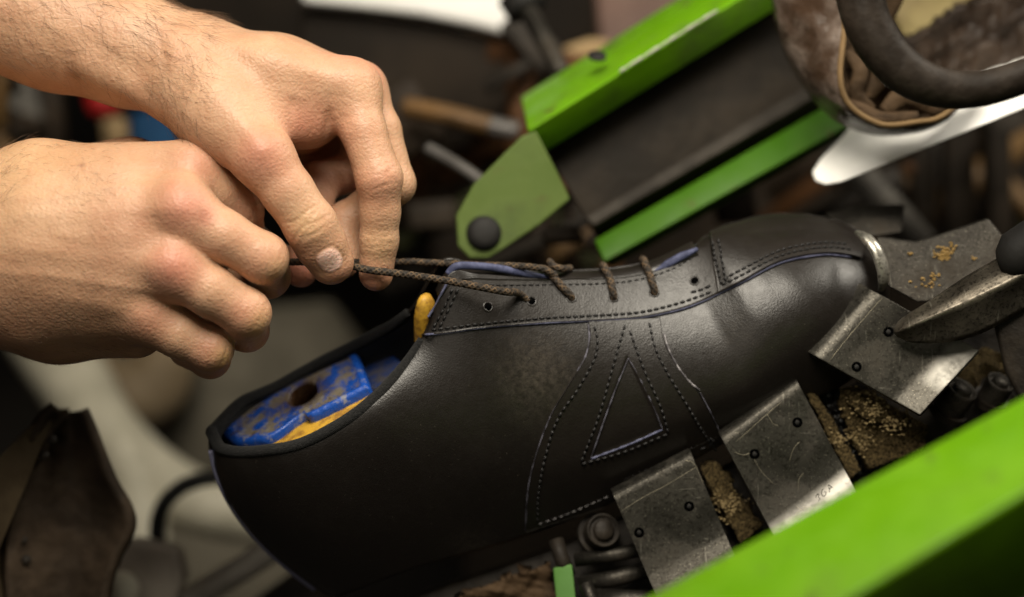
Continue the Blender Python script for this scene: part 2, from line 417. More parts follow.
redR = .82 * blob(P, [(186, 206, -52, 10, .85), (203, 215, -52, 6, .75), (174, 268, -52, 10, .85), (150, 318, -42, 9, .45), (196, 168, -36, 9, .55), (262, 262, -46, 9, .30), (245, 315, -46, 9, .35), (212, 356, -38, 9, .45), (150, 240, -52, 26, .18), (236, 212, -22, 10, .3),
                 (230, 240, -50, 14, .15), (40, 330, -36, 30, .12), (225, 366, -18, 10, .4), (262, 290, -20, 9, .35), (250, 338, -20, 9, .35)])
yelR = blob(P, [(274, 268, -44, 5, .25), (258, 322, -42, 5, .45), (224, 358, -36, 5, .55), (20, 180, -30, 30, .25)])
drkR = blob(P, [(82, 166, -42, 1.3, .7), (203, 214, -54, 3.0, .22), (190, 292, -48, .9, .3)])
HR = mk('hand', P, Q, SKIN, attrs=dict(red=redR, yellow=yelR, dark=drkR, nail=np.zeros(len(P))))
setp(HR, 'bare right hand closed in a loose fist, knuckles and back of hand towards the viewer', 'hand')
PR, NR = P, N
SHIFT[0] = 0.0

# ---- left hand: thumb and forefinger pinching the lace
palmL = [[(-420, -150, 10, 44), (-120, -40, 10, 34), (60, 27, 12, 24), (130, 50, 10, 21), (188, 67, 10, 19)],
         [(-420, -150, 40, 42), (-120, -45, 38, 32), (60, 22, 34, 23), (130, 46, 32, 20), (192, 62, 28, 18)],
         [(190, 67, 5, 17.5), (272, 78, 0, 14.8), (350, 89, 1, 11.5)],
         [(200, 60, 20, 15), (280, 74, 18, 13.2), (358, 90, 20, 11)],
         [(200, 62, 34, 14), (350, 98, 38, 10.5)],
         [(200, 72, 42, 13), (335, 110, 53, 9.5)],
         [(185, 86, 0, 15.5), (222, 118, -10, 14.5), (262, 155, -19, 11.2)],
         [(215, 95, 0, 17), (300, 112, 8, 12)],
         [(238, 118, -6, 12.5), (312, 121, 3, 9)],
         [(215, 100, 25, 16), (300, 120, 35, 14)]]
digL = [[(262, 157, -19, 11.3), (288, 192, -19, 10.2), (311, 226, -17, 10.4), (320, 243, -13, 10), (331, 262, -8, 9.1)],
        [(350, 89, 1, 11.3), (363, 130, -4, 9.0), (379, 178, -6, 9.2), (380, 212, -2, 7.9), (379, 240, 1, 7.6), (376, 274, 5, 6.9)],
        [(358, 90, 20, 10.6), (378, 130, 16, 9.2), (394, 184, 15, 8.6), (368, 208, 24, 8.2), (346, 222, 24, 8.2), (342, 262, 18, 7)],
        [(350, 98, 38, 10.2), (366, 140, 40, 9), (356, 170, 42, 8.6), (318, 182, 36, 8.3), (312, 222, 28, 7.8), (301, 271, 20, 6.8)],
        [(335, 110, 53, 9.2), (345, 140, 55, 8.2), (325, 150, 54, 8), (296, 172, 50, 7.4), (292, 215, 40, 6.5)]]
extL = [[(90, 62, -6, 6), (158, 98, -4, 5)]]
P, Q, N = build_hand(palmL, digL, extL, .85)
disp = np.zeros(len(P))
disp -= crease(P, N, (307, 224, -27), (285, 190, -28), (-4.4, -2.4, -.6, 1.5, 3.6), 10, .42, .55, (-.1, 0, 1), .5, 1)
disp -= crease(P, N, (379, 176, -14), (364, 130, -12), (-4, -1.8, .5, 3), 9, .28, .55, (.6, .2, 1), .5, 2)
disp -= crease(P, N, (379, 240, -6), (379, 212, -8), (-2.6, -.6, 1.6), 8, .30, .5, (.2, 0, 1), .4, 3)
disp -= crease(P, N, (345, 110, -8), (350, 89, -8), (-5, -2, 1, 4), 11, .22, .7, (-.6, -.2, 1), .8, 5)
disp -= ridge(P, [(331, 100, -8), (328, 122, -7), (327, 140, -4)], 1.6, .9)
disp -= ridge(P, [(292, 100, -14), (296, 125, -14), (306, 150, -8)], 1.6, .5)
disp += ridge(P, [(205, 40, -8), (270, 60, -14), (342, 80, -10)], 4, .9)
disp += ridge(P, [(205, 88, -18), (236, 120, -26), (262, 150, -30)], 3.4, .9)
disp += ridge(P, [(190, 60, -14), (250, 84, -16), (300, 96, -12)], 2.2, .5)
disp += 1.0 * np.exp(-((P - C(262, 153, -30)) ** 2).sum(1) / 90)
disp -= ridge(P, [(160, 44, -14), (168, 78, -16), (172, 108, -12)], 2.2, .5)
# thumb nail
nc = C(329, 258, -17.5); nu_ = C(340, 276, -11) - C(318, 240, -19); nu_ /= np.linalg.norm(nu_)
nd = np.array([-.12, .10, 1.0]); nd -= nu_ * (nd @ nu_); nd /= np.linalg.norm(nd); nvv = np.cross(nd, nu_)
q = P - nc; a, b = q @ nu_, q @ nvv
facing = np.clip((N @ nd - .15) * 3, 0, 1) * (np.abs(q @ nd) < 9)
rr = ((np.abs(a - .2) / 5.7) ** 2.7 + (np.abs(b) / 5.0) ** 2.7) ** (1 / 2.7)
nail = np.clip((1 - rr) * 5, 0, 1) * facing
lun = np.clip(1 - ((a + 5) / 2.6) ** 2 - (b / 4) ** 2, 0, 1)
disp -= .24 * np.exp(-((rr - 1.03) / .085) ** 2) * facing * np.clip(1.4 - a * .16, .2, 1)
disp += nail * .25
P = P + N * disp[:, None]
redL = .88 * blob(P, [(262, 155, -32, 12, .55), (302, 125, -8, 13, .55), (345, 60, -4, 12, .35), (379, 182, -14, 10, .35), (374, 285, 0, 8, .55), (340, 283, -12, 8, .45), (301, 276, 14, 14, .75), (350, 130, -10, 12, .25), (330, 200, 36, 20, .35), (374, 70, 8, 12, .5), (312, 250, -18, 9, .25)])
yelL = blob(P, [(306, 224, -27, 6, .3), (379, 247, -6, 7, .2), (355, 200, 20, 10, .1)])
drkL = blob(P, [(327, 135, 0, 4, .25), (376, 290, 2, 3, .2)])
HL = mk('hand', P, Q, SKIN, attrs=dict(red=redL, yellow=yelL, dark=drkL, nail=nail))
setp(HL, 'bare left hand with hairy forearm pinching the brown lace between thumb and forefinger', 'hand')
PL, NL = P, N

# ---- hair on the arms
HAIR = nmat('body hair', lambda h: h.out((.12, .065, .03), .5, 0))
def hairs(P, N, parent, sel, n, ln, direc, r=.045):
    ids = np.flatnonzero(sel); ids = RNG.choice(ids, min(n, len(ids)), replace=False); parts = []
    for i in ids:
        nn = N[i]; t = np.asarray(direc) + RNG.normal(0, .38, 3); t -= nn * (t @ nn); t /= np.linalg.norm(t)
        L = ln * RNG.uniform(.5, 1.2); s = np.array([0, .4, .75, 1.0])[:, None]
        side = np.cross(nn, t) * RNG.normal(0, .18)
        pts = P[i] + (t * s + nn * (.35 * s - .22 * s * s) + side * s * s) * L
        parts.append(tube(pts, np.array([1, .9, .6, .15]) * r, 3, caps=False))
    v, f = cat_mesh(parts)
    o = mk('arm_hair', v, f, HAIR, parent); o['kind'] = 'stuff'
pxL = PL[:, 0] * K + 512
hairs(PL, NL, HL, (pxL < 215) & (pxL > -40) & (NL[:, 2] > -.3) & (NL[:, 1] > -.75), 1500, 11, (.75, -.55, .1))
pxR = PR[:, 0] * K + 512
hairs(PR, NR, HR, (pxR < 130) & (pxR > -40) & (NR[:, 2] > -.1), 520, 5.0, (.75, -.5, 0), .035)
pyR = 298.5 - PR[:, 1] * K
hairs(PR, NR, HR, (pxR < 30) & (pxR > -120) & (NR[:, 1] > .3), 260, 10, (.8, .5, .1))

# ------------------------------------------------------------------ the shoe
EL = math.radians(28); SE, CE = math.sin(EL), math.cos(EL)
O2 = np.array([330.0, 590.0]); AX = np.array([.891, -.454]); AZ = np.array([-.454, -.891]); D0 = 60.0
def zi_of(p): return (np.asarray(p) - O2) @ AZ / K
def depth(p, y): return D0 - y / CE - zi_of(p) * SE / CE
def S3(p, y):
    """pixel on the shoe + lateral distance y (mm, + = near side) -> local mm"""
    return C(p[0], p[1], depth(p, y))
def far(p, y):
    p = np.asarray(p) + AZ * (2 * y * SE * K); return C(p[0], p[1], depth(p, -y))
YS = np.array([.454 * SE, -.891 * SE, CE]); XS = np.array([.891, .454, 0]); ZS = np.array([-.454 * CE, .891 * CE, SE])
#        T            B           bow        W     yT
cols = [(211, 434, 324, 594, -29, 2, 0, .6), (215, 443, 330, 597, -29, 2, 9, .6), (226, 449, 340, 596, -27, 0, 16, .66),
        (242, 451, 358, 590, -23, 0, 23, .72), (267, 449, 384, 580, -18, 0, 28.5, .82), (302, 442, 420, 567, -12, 0, 32, .83),
        (350, 416, 462, 555, -8, 0, 33.5, .80), (390, 381, 502, 544, -5, 0, 34, .62), (422, 336, 545, 530, -2, 0, 35, .36),
        (449, 274, 585, 514, 0, 0, 36, .20), (482, 274, 622, 498, 0, 0, 37, .14), (540, 278, 668, 474, 0, 0, 39.5, .11),
        (600, 277, 712, 450, 0, 0, 42, .10), (650, 269, 752, 428, 0, 0, 44, .08), (700, 246, 792, 408, 0, 0, 44.5, .0),
        (742, 226, 832, 392, 0, 0, 43.5, 0), (790, 219, 862, 370, 3, 0, 39.5, 0), (833, 224, 880, 340, 4, 0, 31, 0),
        (862, 239, 888, 308, 4, 0, 20, 0), (882, 260, 889, 280, 0, 0, 4, 0)]
NU, NV = 230, 84
ci = np.linspace(0, len(cols) - 1, NU)
# spline in column index, even in u
def cr_idx(P, t):
    P = np.asarray(P, float); Q = np.vstack([2 * P[0] - P[1], P, 2 * P[-1] - P[-2]])
    i = np.clip(np.floor(t).astype(int), 0, len(P) - 2); f = (t - i)[:, None]
    a, b, c, d = Q[i], Q[i + 1], Q[i + 2], Q[i + 3]
    return .5 * (2 * b + (c - a) * f + (2 * a - 5 * b + 4 * c - d) * f ** 2 + (3 * b - a - 3 * c + d) * f ** 3)
CC = cr_idx(cols, ci)
vv = np.linspace(0, 1, NV) ** 1.25
near = np.zeros((NU, NV, 3)); farr = np.zeros((NU, NV, 3)); YY = np.zeros((NU, NV))
def yprof(v, W, yT, k=0.0):
    """half width down the wall; k = 0 steep collar, 1 tent-shaped instep, 2 rounded toe"""
    W = max(W, 0); yT = min(max(yT, 0), 1)
    m, p, q = [np.interp(k, (0, 1, 2), t) for t in ((.56, .80, .68), (2.2, 1.5, 1.8), (.62, 1.0, .80))]
    if v < m: return W * (yT + (1 - yT) * (1 - (1 - v / m) ** p) ** q)
    return W * (1 - .14 * ((v - m) / (1 - m)) ** 2)
for i, c in enumerate(CC):
    T, B = c[:2].copy(), c[2:4]
    kk = float(np.interp(ci[i], (6.5, 9, 13.5, 15.5), (0, 1, 1, 2)))
    if ci[i] > 9:                       # T is the outline there: lower the ridge so that the far side does not rise above it
        up = max(((B - T) * v @ AZ) + 2 * yprof(v, c[6], c[7], kk) * SE * K for v in np.linspace(0, .5, 60))
        lim = 12 if ci[i] < 13.5 else max(0, 12 - 8 * (ci[i] - 13.5))
        T -= AZ * max(0, up - lim) * min(1, ci[i] - 9)
    for j, v in enumerate(vv):
        p = T + (B - T) * v + c[4:6] * 4 * v * (1 - v); y = yprof(v, c[6], c[7], kk); YY[i, j] = y
        near[i, j] = S3(p, y); farr[i, j] = far(p, y)
V = np.concatenate([near.reshape(-1, 3), farr.reshape(-1, 3)])
F = [q[::-1] for q in grid_faces(NU, NV)]; n0 = NU * NV
F += [[a + n0 for a in q] for q in grid_faces(NU, NV)]
for i in range(NU - 1):                                    # lasted margin under the shoe
    a, b = i * NV + NV - 1, (i + 1) * NV + NV - 1
    F.append([a, b, b + n0, a + n0][::-1])
# weld ridge, seam and toe
import bmesh
def weld(v, f, dist=.25):
    bm = bmesh.new(); vs = [bm.verts.new(x) for x in v]
    for q in f:
        try: bm.faces.new([vs[i] for i in q])
        except ValueError: pass
    bmesh.ops.remove_doubles(bm, verts=bm.verts, dist=dist); bmesh.ops.recalc_face_normals(bm, faces=bm.faces)
    bm.verts.index_update()
    return np.array([x.co[:] for x in bm.verts]), [[x.index for x in q.verts] for q in bm.faces]
WV, WF = weld(V, F)
BVH = BVHTree.FromPolygons([Vector(x) for x in WV], WF)
EYE = np.array([0, 0, D])
def on(px, py, off=0.0):
    """the point of the near side of the shoe seen at this pixel, lifted off along its normal"""
    t = C(px, py, 0); d = Vector(t - EYE).normalized()
    h = BVH.ray_cast(Vector(EYE), d)
    if h[0] is None:
        w = Vector(EYE) + d * ((D + 18) / abs(d.z)); h = BVH.find_nearest(w)
    p, n = np.array(h[0]), np.array(h[1])
    if n @ (EYE - p) < 0: n = -n
    return p + n * off, n
shoe = empty('shoe', S3((520, 540), 0), 'black leather lace-up shoe clamped in the machine, toe pointing right', 'shoe')
dq = [(on(x, y)[0], r, k) for x, y, r, k in ((540, 372, 15, 1.0), (560, 400, 12, .5), (470, 545, 9, .35), (735, 330, 12, .3))]
mk('upper', WV, WF, LEATHER, shoe, solid=1.6, attrs=dict(dust=np.max([k * np.exp(-((WV - p) ** 2).sum(1) / r ** 2) for p, r, k in dq], axis=0)))

def patch(A, B, nu, nv, off, name, mat, edge=RAW, fn=None, skirt=-.6, parent=None):
    """raised piece of leather between two pixel curves lying on the shoe, with its raw cut edge"""
    a, b = spline(A, nu), spline(B, nu); L = np.linspace(0, 1, nv); G = np.zeros((nu, nv, 3))
    for i in range(nu):
        for j in range(nv):
            px = a[i] + (b[i] - a[i]) * L[j]
            o = off if fn is None else fn(px[0], px[1])
            G[i, j] = on(px[0], px[1], o)[0]
    # smooth out the facets of the ray hits
    for _ in range(3):
        H = G.copy(); H[1:-1, 1:-1] = (G[:-2, 1:-1] + G[2:, 1:-1] + G[1:-1, :-2] + G[1:-1, 2:]) / 4; G = G * .4 + H * .6
    v = list(G.reshape(-1, 3)); f = grid_faces(nu, nv); fm = [0] * len(f)
    ring = [(i, 0) for i in range(nu)] + [(nu - 1, j) for j in range(1, nv)] + [(i, nv - 1) for i in range(nu - 2, -1, -1)] + [(0, j) for j in range(nv - 2, 0, -1)]
    cen = G.mean((0, 1)); base = []
    for (i, j) in ring:
        px = a[i] + (b[i] - a[i]) * L[j]; base.append(len(v)); v.append(on(px[0], px[1], skirt)[0])
    m = len(ring)
    for k in range(m):
        i0, i1 = ring[k], ring[(k + 1) % m]
        f.append([i0[0] * nv + i0[1], i1[0] * nv + i1[1], base[(k + 1) % m], base[k]]); fm.append(1)
    return mk(name, np.array(v), f, mat, parent or shoe, mats=[edge], fm=fm)
def stitches(paths, name='stitching', mat=THREAD, pitch=2.75, fill=.74, r=.52, off=1.0, parent=None):
    parts = []
    for path in paths:
        S = spline(path, 400); Q3 = np.array([on(p[0], p[1], off)[0] for p in S[::4]]); Q3 = spline(Q3, 400)
        L = np.concatenate([[0], np.cumsum(np.linalg.norm(np.diff(Q3, axis=0), axis=1))]); n = max(2, int(L[-1] / pitch))
        for k in range(n):
            s0 = (k + (1 - fill) / 2) * L[-1] / n; s = np.linspace(s0, s0 + fill * L[-1] / n, 6)
            pts = np.stack([np.interp(s, L, Q3[:, i]) for i in range(3)], 1)
            sink = np.array([-.55, .05, .2, .2, .05, -.55])
            nn = on(*(lambda q: (q[0] * K * D / (D - q[2]) + 512, 298.5 - q[1] * K * D / (D - q[2])))(pts[3]), 0)[1]
            parts.append(tube(pts + nn * sink[:, None], np.array([.7, 1, 1.1, 1.1, 1, .7]) * r, 6))
    v, f = cat_mesh(parts); return mk(name, v, f, mat, parent or shoe)
def cord(path, name, mat, r, off, n=160, parent=None, flat=(1, 1)):
    S = spline(path, n); Q3 = spline(np.array([on(p[0], p[1], off)[0] for p in S[::3]]), n)
    v, f = tube(Q3, r * (1 + .25 * np.sin(np.linspace(0, 40, n)) * np.sin(np.linspace(0, 11, n))), 8); return mk(name, v, f, mat, parent or shoe)

# side panel with its raised triangle
panL = [(588, 321), (590, 338), (585, 357), (568, 386), (550, 416), (537, 450), (528, 487), (525, 531)]
panR = [(660, 318), (664, 342), (676, 364), (697, 390), (710, 412), (719, 432), (727, 450), (732, 466)]
TRI = np.array([(627, 356), (589, 459), (663, 429)], float)
def in_tri(px, py):
    s = []
    for k in range(3):
        a, b = TRI[k], TRI[(k + 1) % 3]; e = b - a; nrm = np.array([e[1], -e[0]]) / np.linalg.norm(e); s.append((np.array([px, py]) - a) @ nrm)
    s = np.array(s) * np.sign(sum(s)); return s.min() / K
def pan_off(px, py):
    t = in_tri(px, py); return .95 - .75 * min(max((t + .1) / .5, 0), 1)
patch(panL, panR, 150, 110, .95, 'side_panel', LEATHER2, PALE2, pan_off)
# long eyestay that runs on to the toe
low = [(418, 336), (445, 333), (480, 328), (546, 323), (583, 321.6), (635, 318.6), (672, 312), (700, 303), (740, 284), (780, 264), (821, 256), (850, 258), (866, 263)]
top = [(452, 281), (470, 279), (500, 280), (546, 281), (576, 280), (605, 280), (635, 277), (668, 268), (694, 252), (714, 239), (742, 226.5), (790, 221), (832, 226), (863, 243)]
def sil(x):  # upper outline of the shoe body
    for y in np.arange(205, 330, .5):
        d = Vector(C(x, y, 0) - EYE).normalized()
        if BVH.ray_cast(Vector(EYE), d)[0] is not None: return y
    return 300.0
toe_top = [(x, sil(x) + 1.2) for x in np.linspace(711, 866, 24)]
cut = lambda P, lo, hi: [p for p in spline(np.array(P, float), 200) if lo <= p[0] <= hi][::4]
patch([(x, max(y + (sil(x) + 1.2 - y) * min(max((x - 690) / 10, 0), 1), sil(x) + 1.2)) for x, y in cut(top, 0, 716)], cut(low, 0, 724), 190, 26, 1.25, 'eyestay', LEATHER2, RAW)
patch(toe_top, cut(low, 718, 900), 120, 40, 1.9, 'toe_strip', LEATHER2, LEATHER2, skirt=.2)
cord(low[:-1], 'cut_edge', RAW, .48, .65)
cord([(447, 284), (434, 310), (420, 335)], 'cut_edge', RAW, .5, 1.0)
cord([(588, 325), (589, 340), (585, 357), (577, 371)], 'cut_edge', PALE2, .34, .75)
cord([(664, 334), (668, 348), (678, 367), (690, 382), (700, 390)], 'cut_edge', PALE, .42, .8)
cord([(550, 416), (537, 450), (528, 487), (525, 530)], 'cut_edge', PALE2, .26, .75)
cord([(700, 392), (712, 415), (722, 438), (731, 464)], 'cut_edge', PALE2, .26, .75)
tri_edge = [(628, 359), (612, 398), (591, 457)], [(591, 458), (628, 444), (662, 429)], [(662, 428), (652, 403), (637, 373), (628, 358)]
for k, e in enumerate(tri_edge): cord(e, 'cut_edge', (PALE2, RAW, PALE2)[k], (.3, .5, .34)[k], .6)
stitches([[(594, 326), (597, 342), (594, 359), (578, 388), (557, 419), (545, 455), (538, 492), (537, 522)],
          [(625, 325), (614, 362), (598, 417), (580, 462)], [(580, 463), (625, 450), (668, 432)],
          [(668, 432), (660, 405), (644, 370), (629, 330)],
          [(649, 323), (655, 348), (668, 374), (688, 406), (706, 436), (724, 460)], [(724, 461), (707, 468)]])
stitches([[(537, 523), (570, 511), (609, 494)]], mat=THREADW, r=.3)
lowS = [(432, 330), (480, 324), (546, 318.5), (583, 317), (635, 314), (670, 307), (700, 297.5), (740, 278.5), (780, 259), (821, 251), (850, 253)]
low2 = [(700, 292), (740, 273), (780, 254), (821, 246.5), (846, 248)]
topS = [(456, 284), (500, 286), (546, 286), (605, 285), (640, 281), (672, 271), (696, 258)]
stitches([lowS[:7] + [(714, 292)], [(690, 294), (700, 291.5), (712, 286.5)]], off=1.35); stitches([[(722, 287)] + lowS[7:], [(724, 281.5)] + low2[1:]], off=2.0); stitches([topS], off=1.4, r=.26)
stitches([[(453, 288), (444, 310), (434, 329)], [(458, 288), (449, 310), (440, 328)]], off=1.45)
stitches([[(713, 245), (718, 265), (723, 287)], [(718, 243), (723, 263), (728, 284)]], off=2.3)

# heel seam, raw edge down the back, bluish rim light put into its colour
seam = np.array([S3(np.array([212, 430]) + (np.array([324, 594]) - [212, 430]) * v + np.array([-29, 2]) * 4 * v * (1 - v) + np.array([-2.2, 0]), 2.0) for v in np.linspace(.12, .97, 60)])
v, f = tube(seam, 1.15, 8); mk('heel_seam', v, f, nmat('rim lit raw edge', lambda h: h.out((.22, .22, .33), .7, 0)), shoe)
# padded collar round the opening
k0 = int(np.searchsorted(ci, 8.0))
rimN = near[:k0, 0] + 0; rimF = farr[:k0, 0] + 0
kx = [int(np.searchsorted(ci, q)) for q in (7.95, 7.5, 7, 6.5, 6, 5.5, 5, 4.5, 4, 3.5, 3, 2.5, 2, 1.4)]
loop = spline(np.vstack([near[kx, 0], [near[0, 0] + XS * .5], farr[kx[::-1], 0]]), 160)
rl = np.full(160, 2.45); rl[:14] = np.linspace(1.5, 2.45, 14); rl[-14:] = np.linspace(2.45, 1.7, 14)
v, f = tube(loop - ZS * .6, rl, 14); mk('collar', v, f, FELT, shoe)
# dark lining inside
lin = []
for i in range(0, k0, 2): lin.append([near[i, 0] - YS * 3 - ZS * 2, near[i, 20] - YS * 4, near[i, 40] - YS * 6])
liF = []
for i in range(0, k0, 2): liF.append([farr[i, 0] + YS * 3 - ZS * 2, farr[i, 20] + YS * 4, farr[i, 40] + YS * 6])
lv = np.concatenate([np.array(lin[::-1]), np.array(liF)]); mk('lining', lv.reshape(-1, 3), grid_faces(len(lv), 3), FELT, shoe)
# tongue in the throat, and the far eyestay standing behind it
tl = [(440, 300), (452, 281), (480, 277), (540, 281), (600, 280), (650, 272), (697, 251)]
A = np.array([S3(p, 6) for p in spline(tl, 90)]); B = np.array([far(p, 6) for p in spline(tl, 90)]); mid = (A + B) / 2 + ZS * 1.2
G = np.stack([A - ZS * 1.5, (A + mid) / 2 - ZS * .4, mid - ZS * .6, (mid + B) / 2 - ZS * .4, B - ZS * 1.5], 1)
mk('tongue', G.reshape(-1, 3), grid_faces(90, 5), LEATHER2, shoe, solid=1.2)
fe = spline([(452, 266), (482, 267), (517, 270), (546, 274), (590, 274), (624, 271), (653, 266), (668, 260), (680, 256), (690, 256)], 100)
A = np.array([S3(p, -5) for p in fe]); B = np.array([S3(p, -5) - YS * 16 - ZS * 9 for p in fe])
G = np.stack([A, A * .75 + B * .25 + ZS * 1.4, A * .4 + B * .6 + ZS * 1.6, B], 1)
mk('eyestay', np.stack([spline(g, 10) for g in G]).reshape(-1, 3), grid_faces(100, 10), LEATHER2, shoe, solid=1.6)
v, f = tube(A, .9, 8, (1, .8)); mk('cut_edge', v, f, RAW, shoe)
v, f = tube(spline(np.array([S3(p, 3.5) + ZS * .9 for p in [(449, 276), (458, 268), (480, 268), (505, 271), (530, 276), (550, 280)]]), 60), np.concatenate([np.full(40, 1.6), np.linspace(1.6, .9, 20)]), 10, (1, .7)); mk('lining_edge', v, f, BLUED, shoe)
v, f = tube(spline(np.array([S3(p, 5) + ZS * 1.6 for p in [(655, 276), (668, 268), (682, 260), (699, 252)]]), 60), np.concatenate([np.linspace(.6, 1.7, 20), np.full(20, 1.7), np.linspace(1.7, .8, 20)]), 10, (1, .7)); mk('lining_edge', v, f, BLUED, shoe)
# eyelets: punched holes
HOLE = nmat('punched hole', lambda h: h.out((.0015, .0015, .0015), .9, 0, Specular_IOR_Level=0.0))
for (x, y) in ((487, 307.5), (531, 302), (571, 299), (613, 299), (654, 294), (695, 282)):
    p, n = on(x, y, 1.25)
    v, f = disc(p, n, 2, 0, 24, [(.01, .12), (1.5, .12), (1.75, .3), (2.0, .32), (2.3, .05)])
    e = mk('eyelet', v, f, LEATHER2, shoe); v, f = disc(p, n, 0, 0, 20, [(.01, .2), (1.55, .2), (1.6, -.3)]); mk('hole', v, f, HOLE, e)

# ------------------------------------------------------------------ shoelace
STP = .24
def braid(n, th):
    x = np.arange(n)[:, None] * STP; t = th[None]
    return 1 + .15 * np.maximum(np.sin(4 * t + x * 2.9), np.sin(4 * t - x * 2.9))
def lace(P, r=1.5):
    P = spline(P, 12); L = np.linalg.norm(np.diff(spline(P, 200), axis=0), axis=1).sum(); n = int(L / STP)
    P = spline(P, n); v, f = tube(P, r, 28, mod=braid)
    th = np.linspace(0, 2 * math.pi, 28, endpoint=False); m = (braid(n, th) - .97) / .17
    x = np.arange(n)[:, None] * STP
    tint = np.clip(m, 0, 1) ** 1.5 * np.clip(.40 + .28 * np.sin(x * 1.45 + 2 * th[None]) + .3 * np.sin(x * .83 - th[None] + 1), .04, 1)
    return v, f, tint.reshape(-1)
def onp(x, y, o): return on(x, y, o)[0]
runs = [
    [C(262, 262, 10), C(292, 262, 8), C(330, 262, 4), C(352, 265, -3), C(362, 268.5, -4.6), C(377, 271, -4.6), C(410, 275, -5), C(460, 283, -7), C(500, 291, -6.5), onp(518, 296, 3.2), onp(527, 300, 2.4), onp(532, 303, .4), onp(534, 304, -2)],
    [C(352, 262, 8), C(385, 263, 14), C(399, 261.5, 16), C(440, 263, 16), C(480, 265, 14), C(520, 266, 13), C(548, 270, 12), C(556, 276, 15)],
    [far((545, 277), 2.0) + ZS * 2.5, S3((549, 274), 3) + ZS * 2, onp(553, 281, 2.6), onp(562, 291, 3), onp(569, 297, 2.2), onp(572, 300, -.5), onp(573, 301, -3)],
    [S3((604, 268), -4) + ZS * 1.5, S3((606, 271), 2) + ZS * 2.2, onp(608, 280, 2.8), onp(611, 291, 3), onp(613, 297, 2.2), onp(613.5, 300, -.5), onp(614, 302, -3)],
    [S3((644, 262), -4) + ZS * 1.5, S3((646, 265), 2) + ZS * 2.2, onp(648, 275, 2.8), onp(652, 286, 3), onp(654, 292, 2.2), onp(655, 295, -.5), onp(655, 297, -3)],
    [S3((552, 266), -3) + ZS * 2.5, S3((556, 271), 2) + ZS * 2.5, S3((565, 273), 2) + ZS * 2.2, S3((572, 272), -4) + ZS * 2],
]
parts, tints = [], []
for k, r in enumerate(runs):
    v, f, t = lace(np.array(r), 1.36 if k != 1 else 1.25); parts.append((v, f)); tints.append(t)
v, f = cat_mesh(parts)
setp(mk('shoelace', v, f, LACE, attrs=dict(tint=np.concatenate(tints))), 'brown braided shoelace pulled tight from the eyelets into the fingers', 'shoelace')

# ------------------------------------------------------------------ last inside the shoe
last = empty('shoe_last', S3((300, 440), 0), 'worn blue and mustard shoe last with a round hole, inside the shoe opening', 'shoe last')
def pl(px, py, z):
    """pixel -> point of the horizontal shoe plane at height z (mm above the sole line)"""
    base = C(O2[0], O2[1], D0) + ZS * z; d = C(px, py, 0) - EYE
    return EYE + d * ((base - EYE) @ ZS / (d @ ZS))
def slab(out, z, h, mat, name, rnd=1.2, parent=last, grow=0, attr=False):
    A = np.array([pl(x, y, z) for x, y in out])
    o = mk(name, *loft(A, A - ZS * h), mat, parent, bevel=rnd, smooth=True); return o
# the top plate with its hole is a grid so that the well is real
top_out = [(222, 434), (227, 423), (241, 409), (276, 386), (312, 364), (347, 347), (355, 350), (369, 384), (362, 391), (312, 416), (306, 414), (296, 419), (270, 437), (250, 441), (234, 442)]
yl_out = [(238, 446), (250, 452), (275, 449), (310, 440), (345, 424), (372, 405), (376, 394), (366, 384), (330, 392), (300, 405), (262, 425)]
ZL = 83.0
hc = np.array([302., 394.]); hole = [(hc[0] + 13.5 * math.cos(t) - 2 * math.sin(t), hc[1] - 6 * math.cos(t) - 9.5 * math.sin(t)) for t in np.linspace(0, 2 * math.pi, 40, endpoint=False)]
O40 = spline(np.array(top_out + top_out[:1], float), 161)[:-1]
hp = np.array(hole); ang = np.arctan2(hp[:, 1] - hc[1], hp[:, 0] - hc[0])
rows = []
for p in O40:
    a = math.atan2(p[1] - hc[1], p[0] - hc[0]); k = np.argmin(np.abs((ang - a + math.pi) % (2 * math.pi) - math.pi)); e = hp[k]
    lip = 1.3 if ((p[0] > 305 and p[1] > 380) or p[0] > 346) else .5
    rows.append([pl(*e, ZL) - ZS * 14, pl(*e, ZL) - ZS * 1, pl(*(e + (p - e) * .06), ZL), pl(*(e + (p - e) * .45), ZL), pl(*(e + (p - e) * .80), ZL), pl(*(e + (p - e) * .86), ZL) + ZS * lip, pl(*(e + (p - e) * .95), ZL) + ZS * lip, pl(*p, ZL) - ZS * .6, pl(*p, ZL) - ZS * 3, pl(*(p * .97 + hc * .03), ZL) - ZS * 8])
rows = np.array(rows); nr = rows.shape[1]
F = [[j * 1 + i * nr, j + i * nr + 1, j + ((i + 1) % 160) * nr + 1, j + ((i + 1) % 160) * nr] for i in range(160) for j in range(nr - 1)]
tp = np.tile([1, 1, 1, 1, .9, .25, .0, 0, 0, 0], 160)
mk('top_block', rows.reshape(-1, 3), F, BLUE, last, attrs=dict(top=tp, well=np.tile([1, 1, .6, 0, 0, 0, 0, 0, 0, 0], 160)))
v, f = disc(pl(302, 394, ZL) - ZS * 13, ZS, 8, .5); mk('socket', v, f, plain('rusty socket', (.06, .03, .015), (.10, .05, .02), .8), last)
slab(yl_out, ZL - 3.4, 40, YELL, 'body', 2.5)
slab([(350, 352), (388, 349), (402, 362), (388, 385), (366, 390)], ZL - 9, 30, plain('dull blue paint', (.006, .028, .13), (.06, .055, .055), .5, 0, 120), 'front_block', 1.5)
fr = spline(np.array([C(426, 345, 27), C(425, 322, 19), C(426, 304, 15), C(428, 294, 16)]), 16)
v, f = tube(fr, np.array([4.8] * 10 + [4.7, 4.5, 4.2, 3.8, 3, 1.2]), 16, (1, .7)); mk('instep_ridge', v, f, YELL, last)

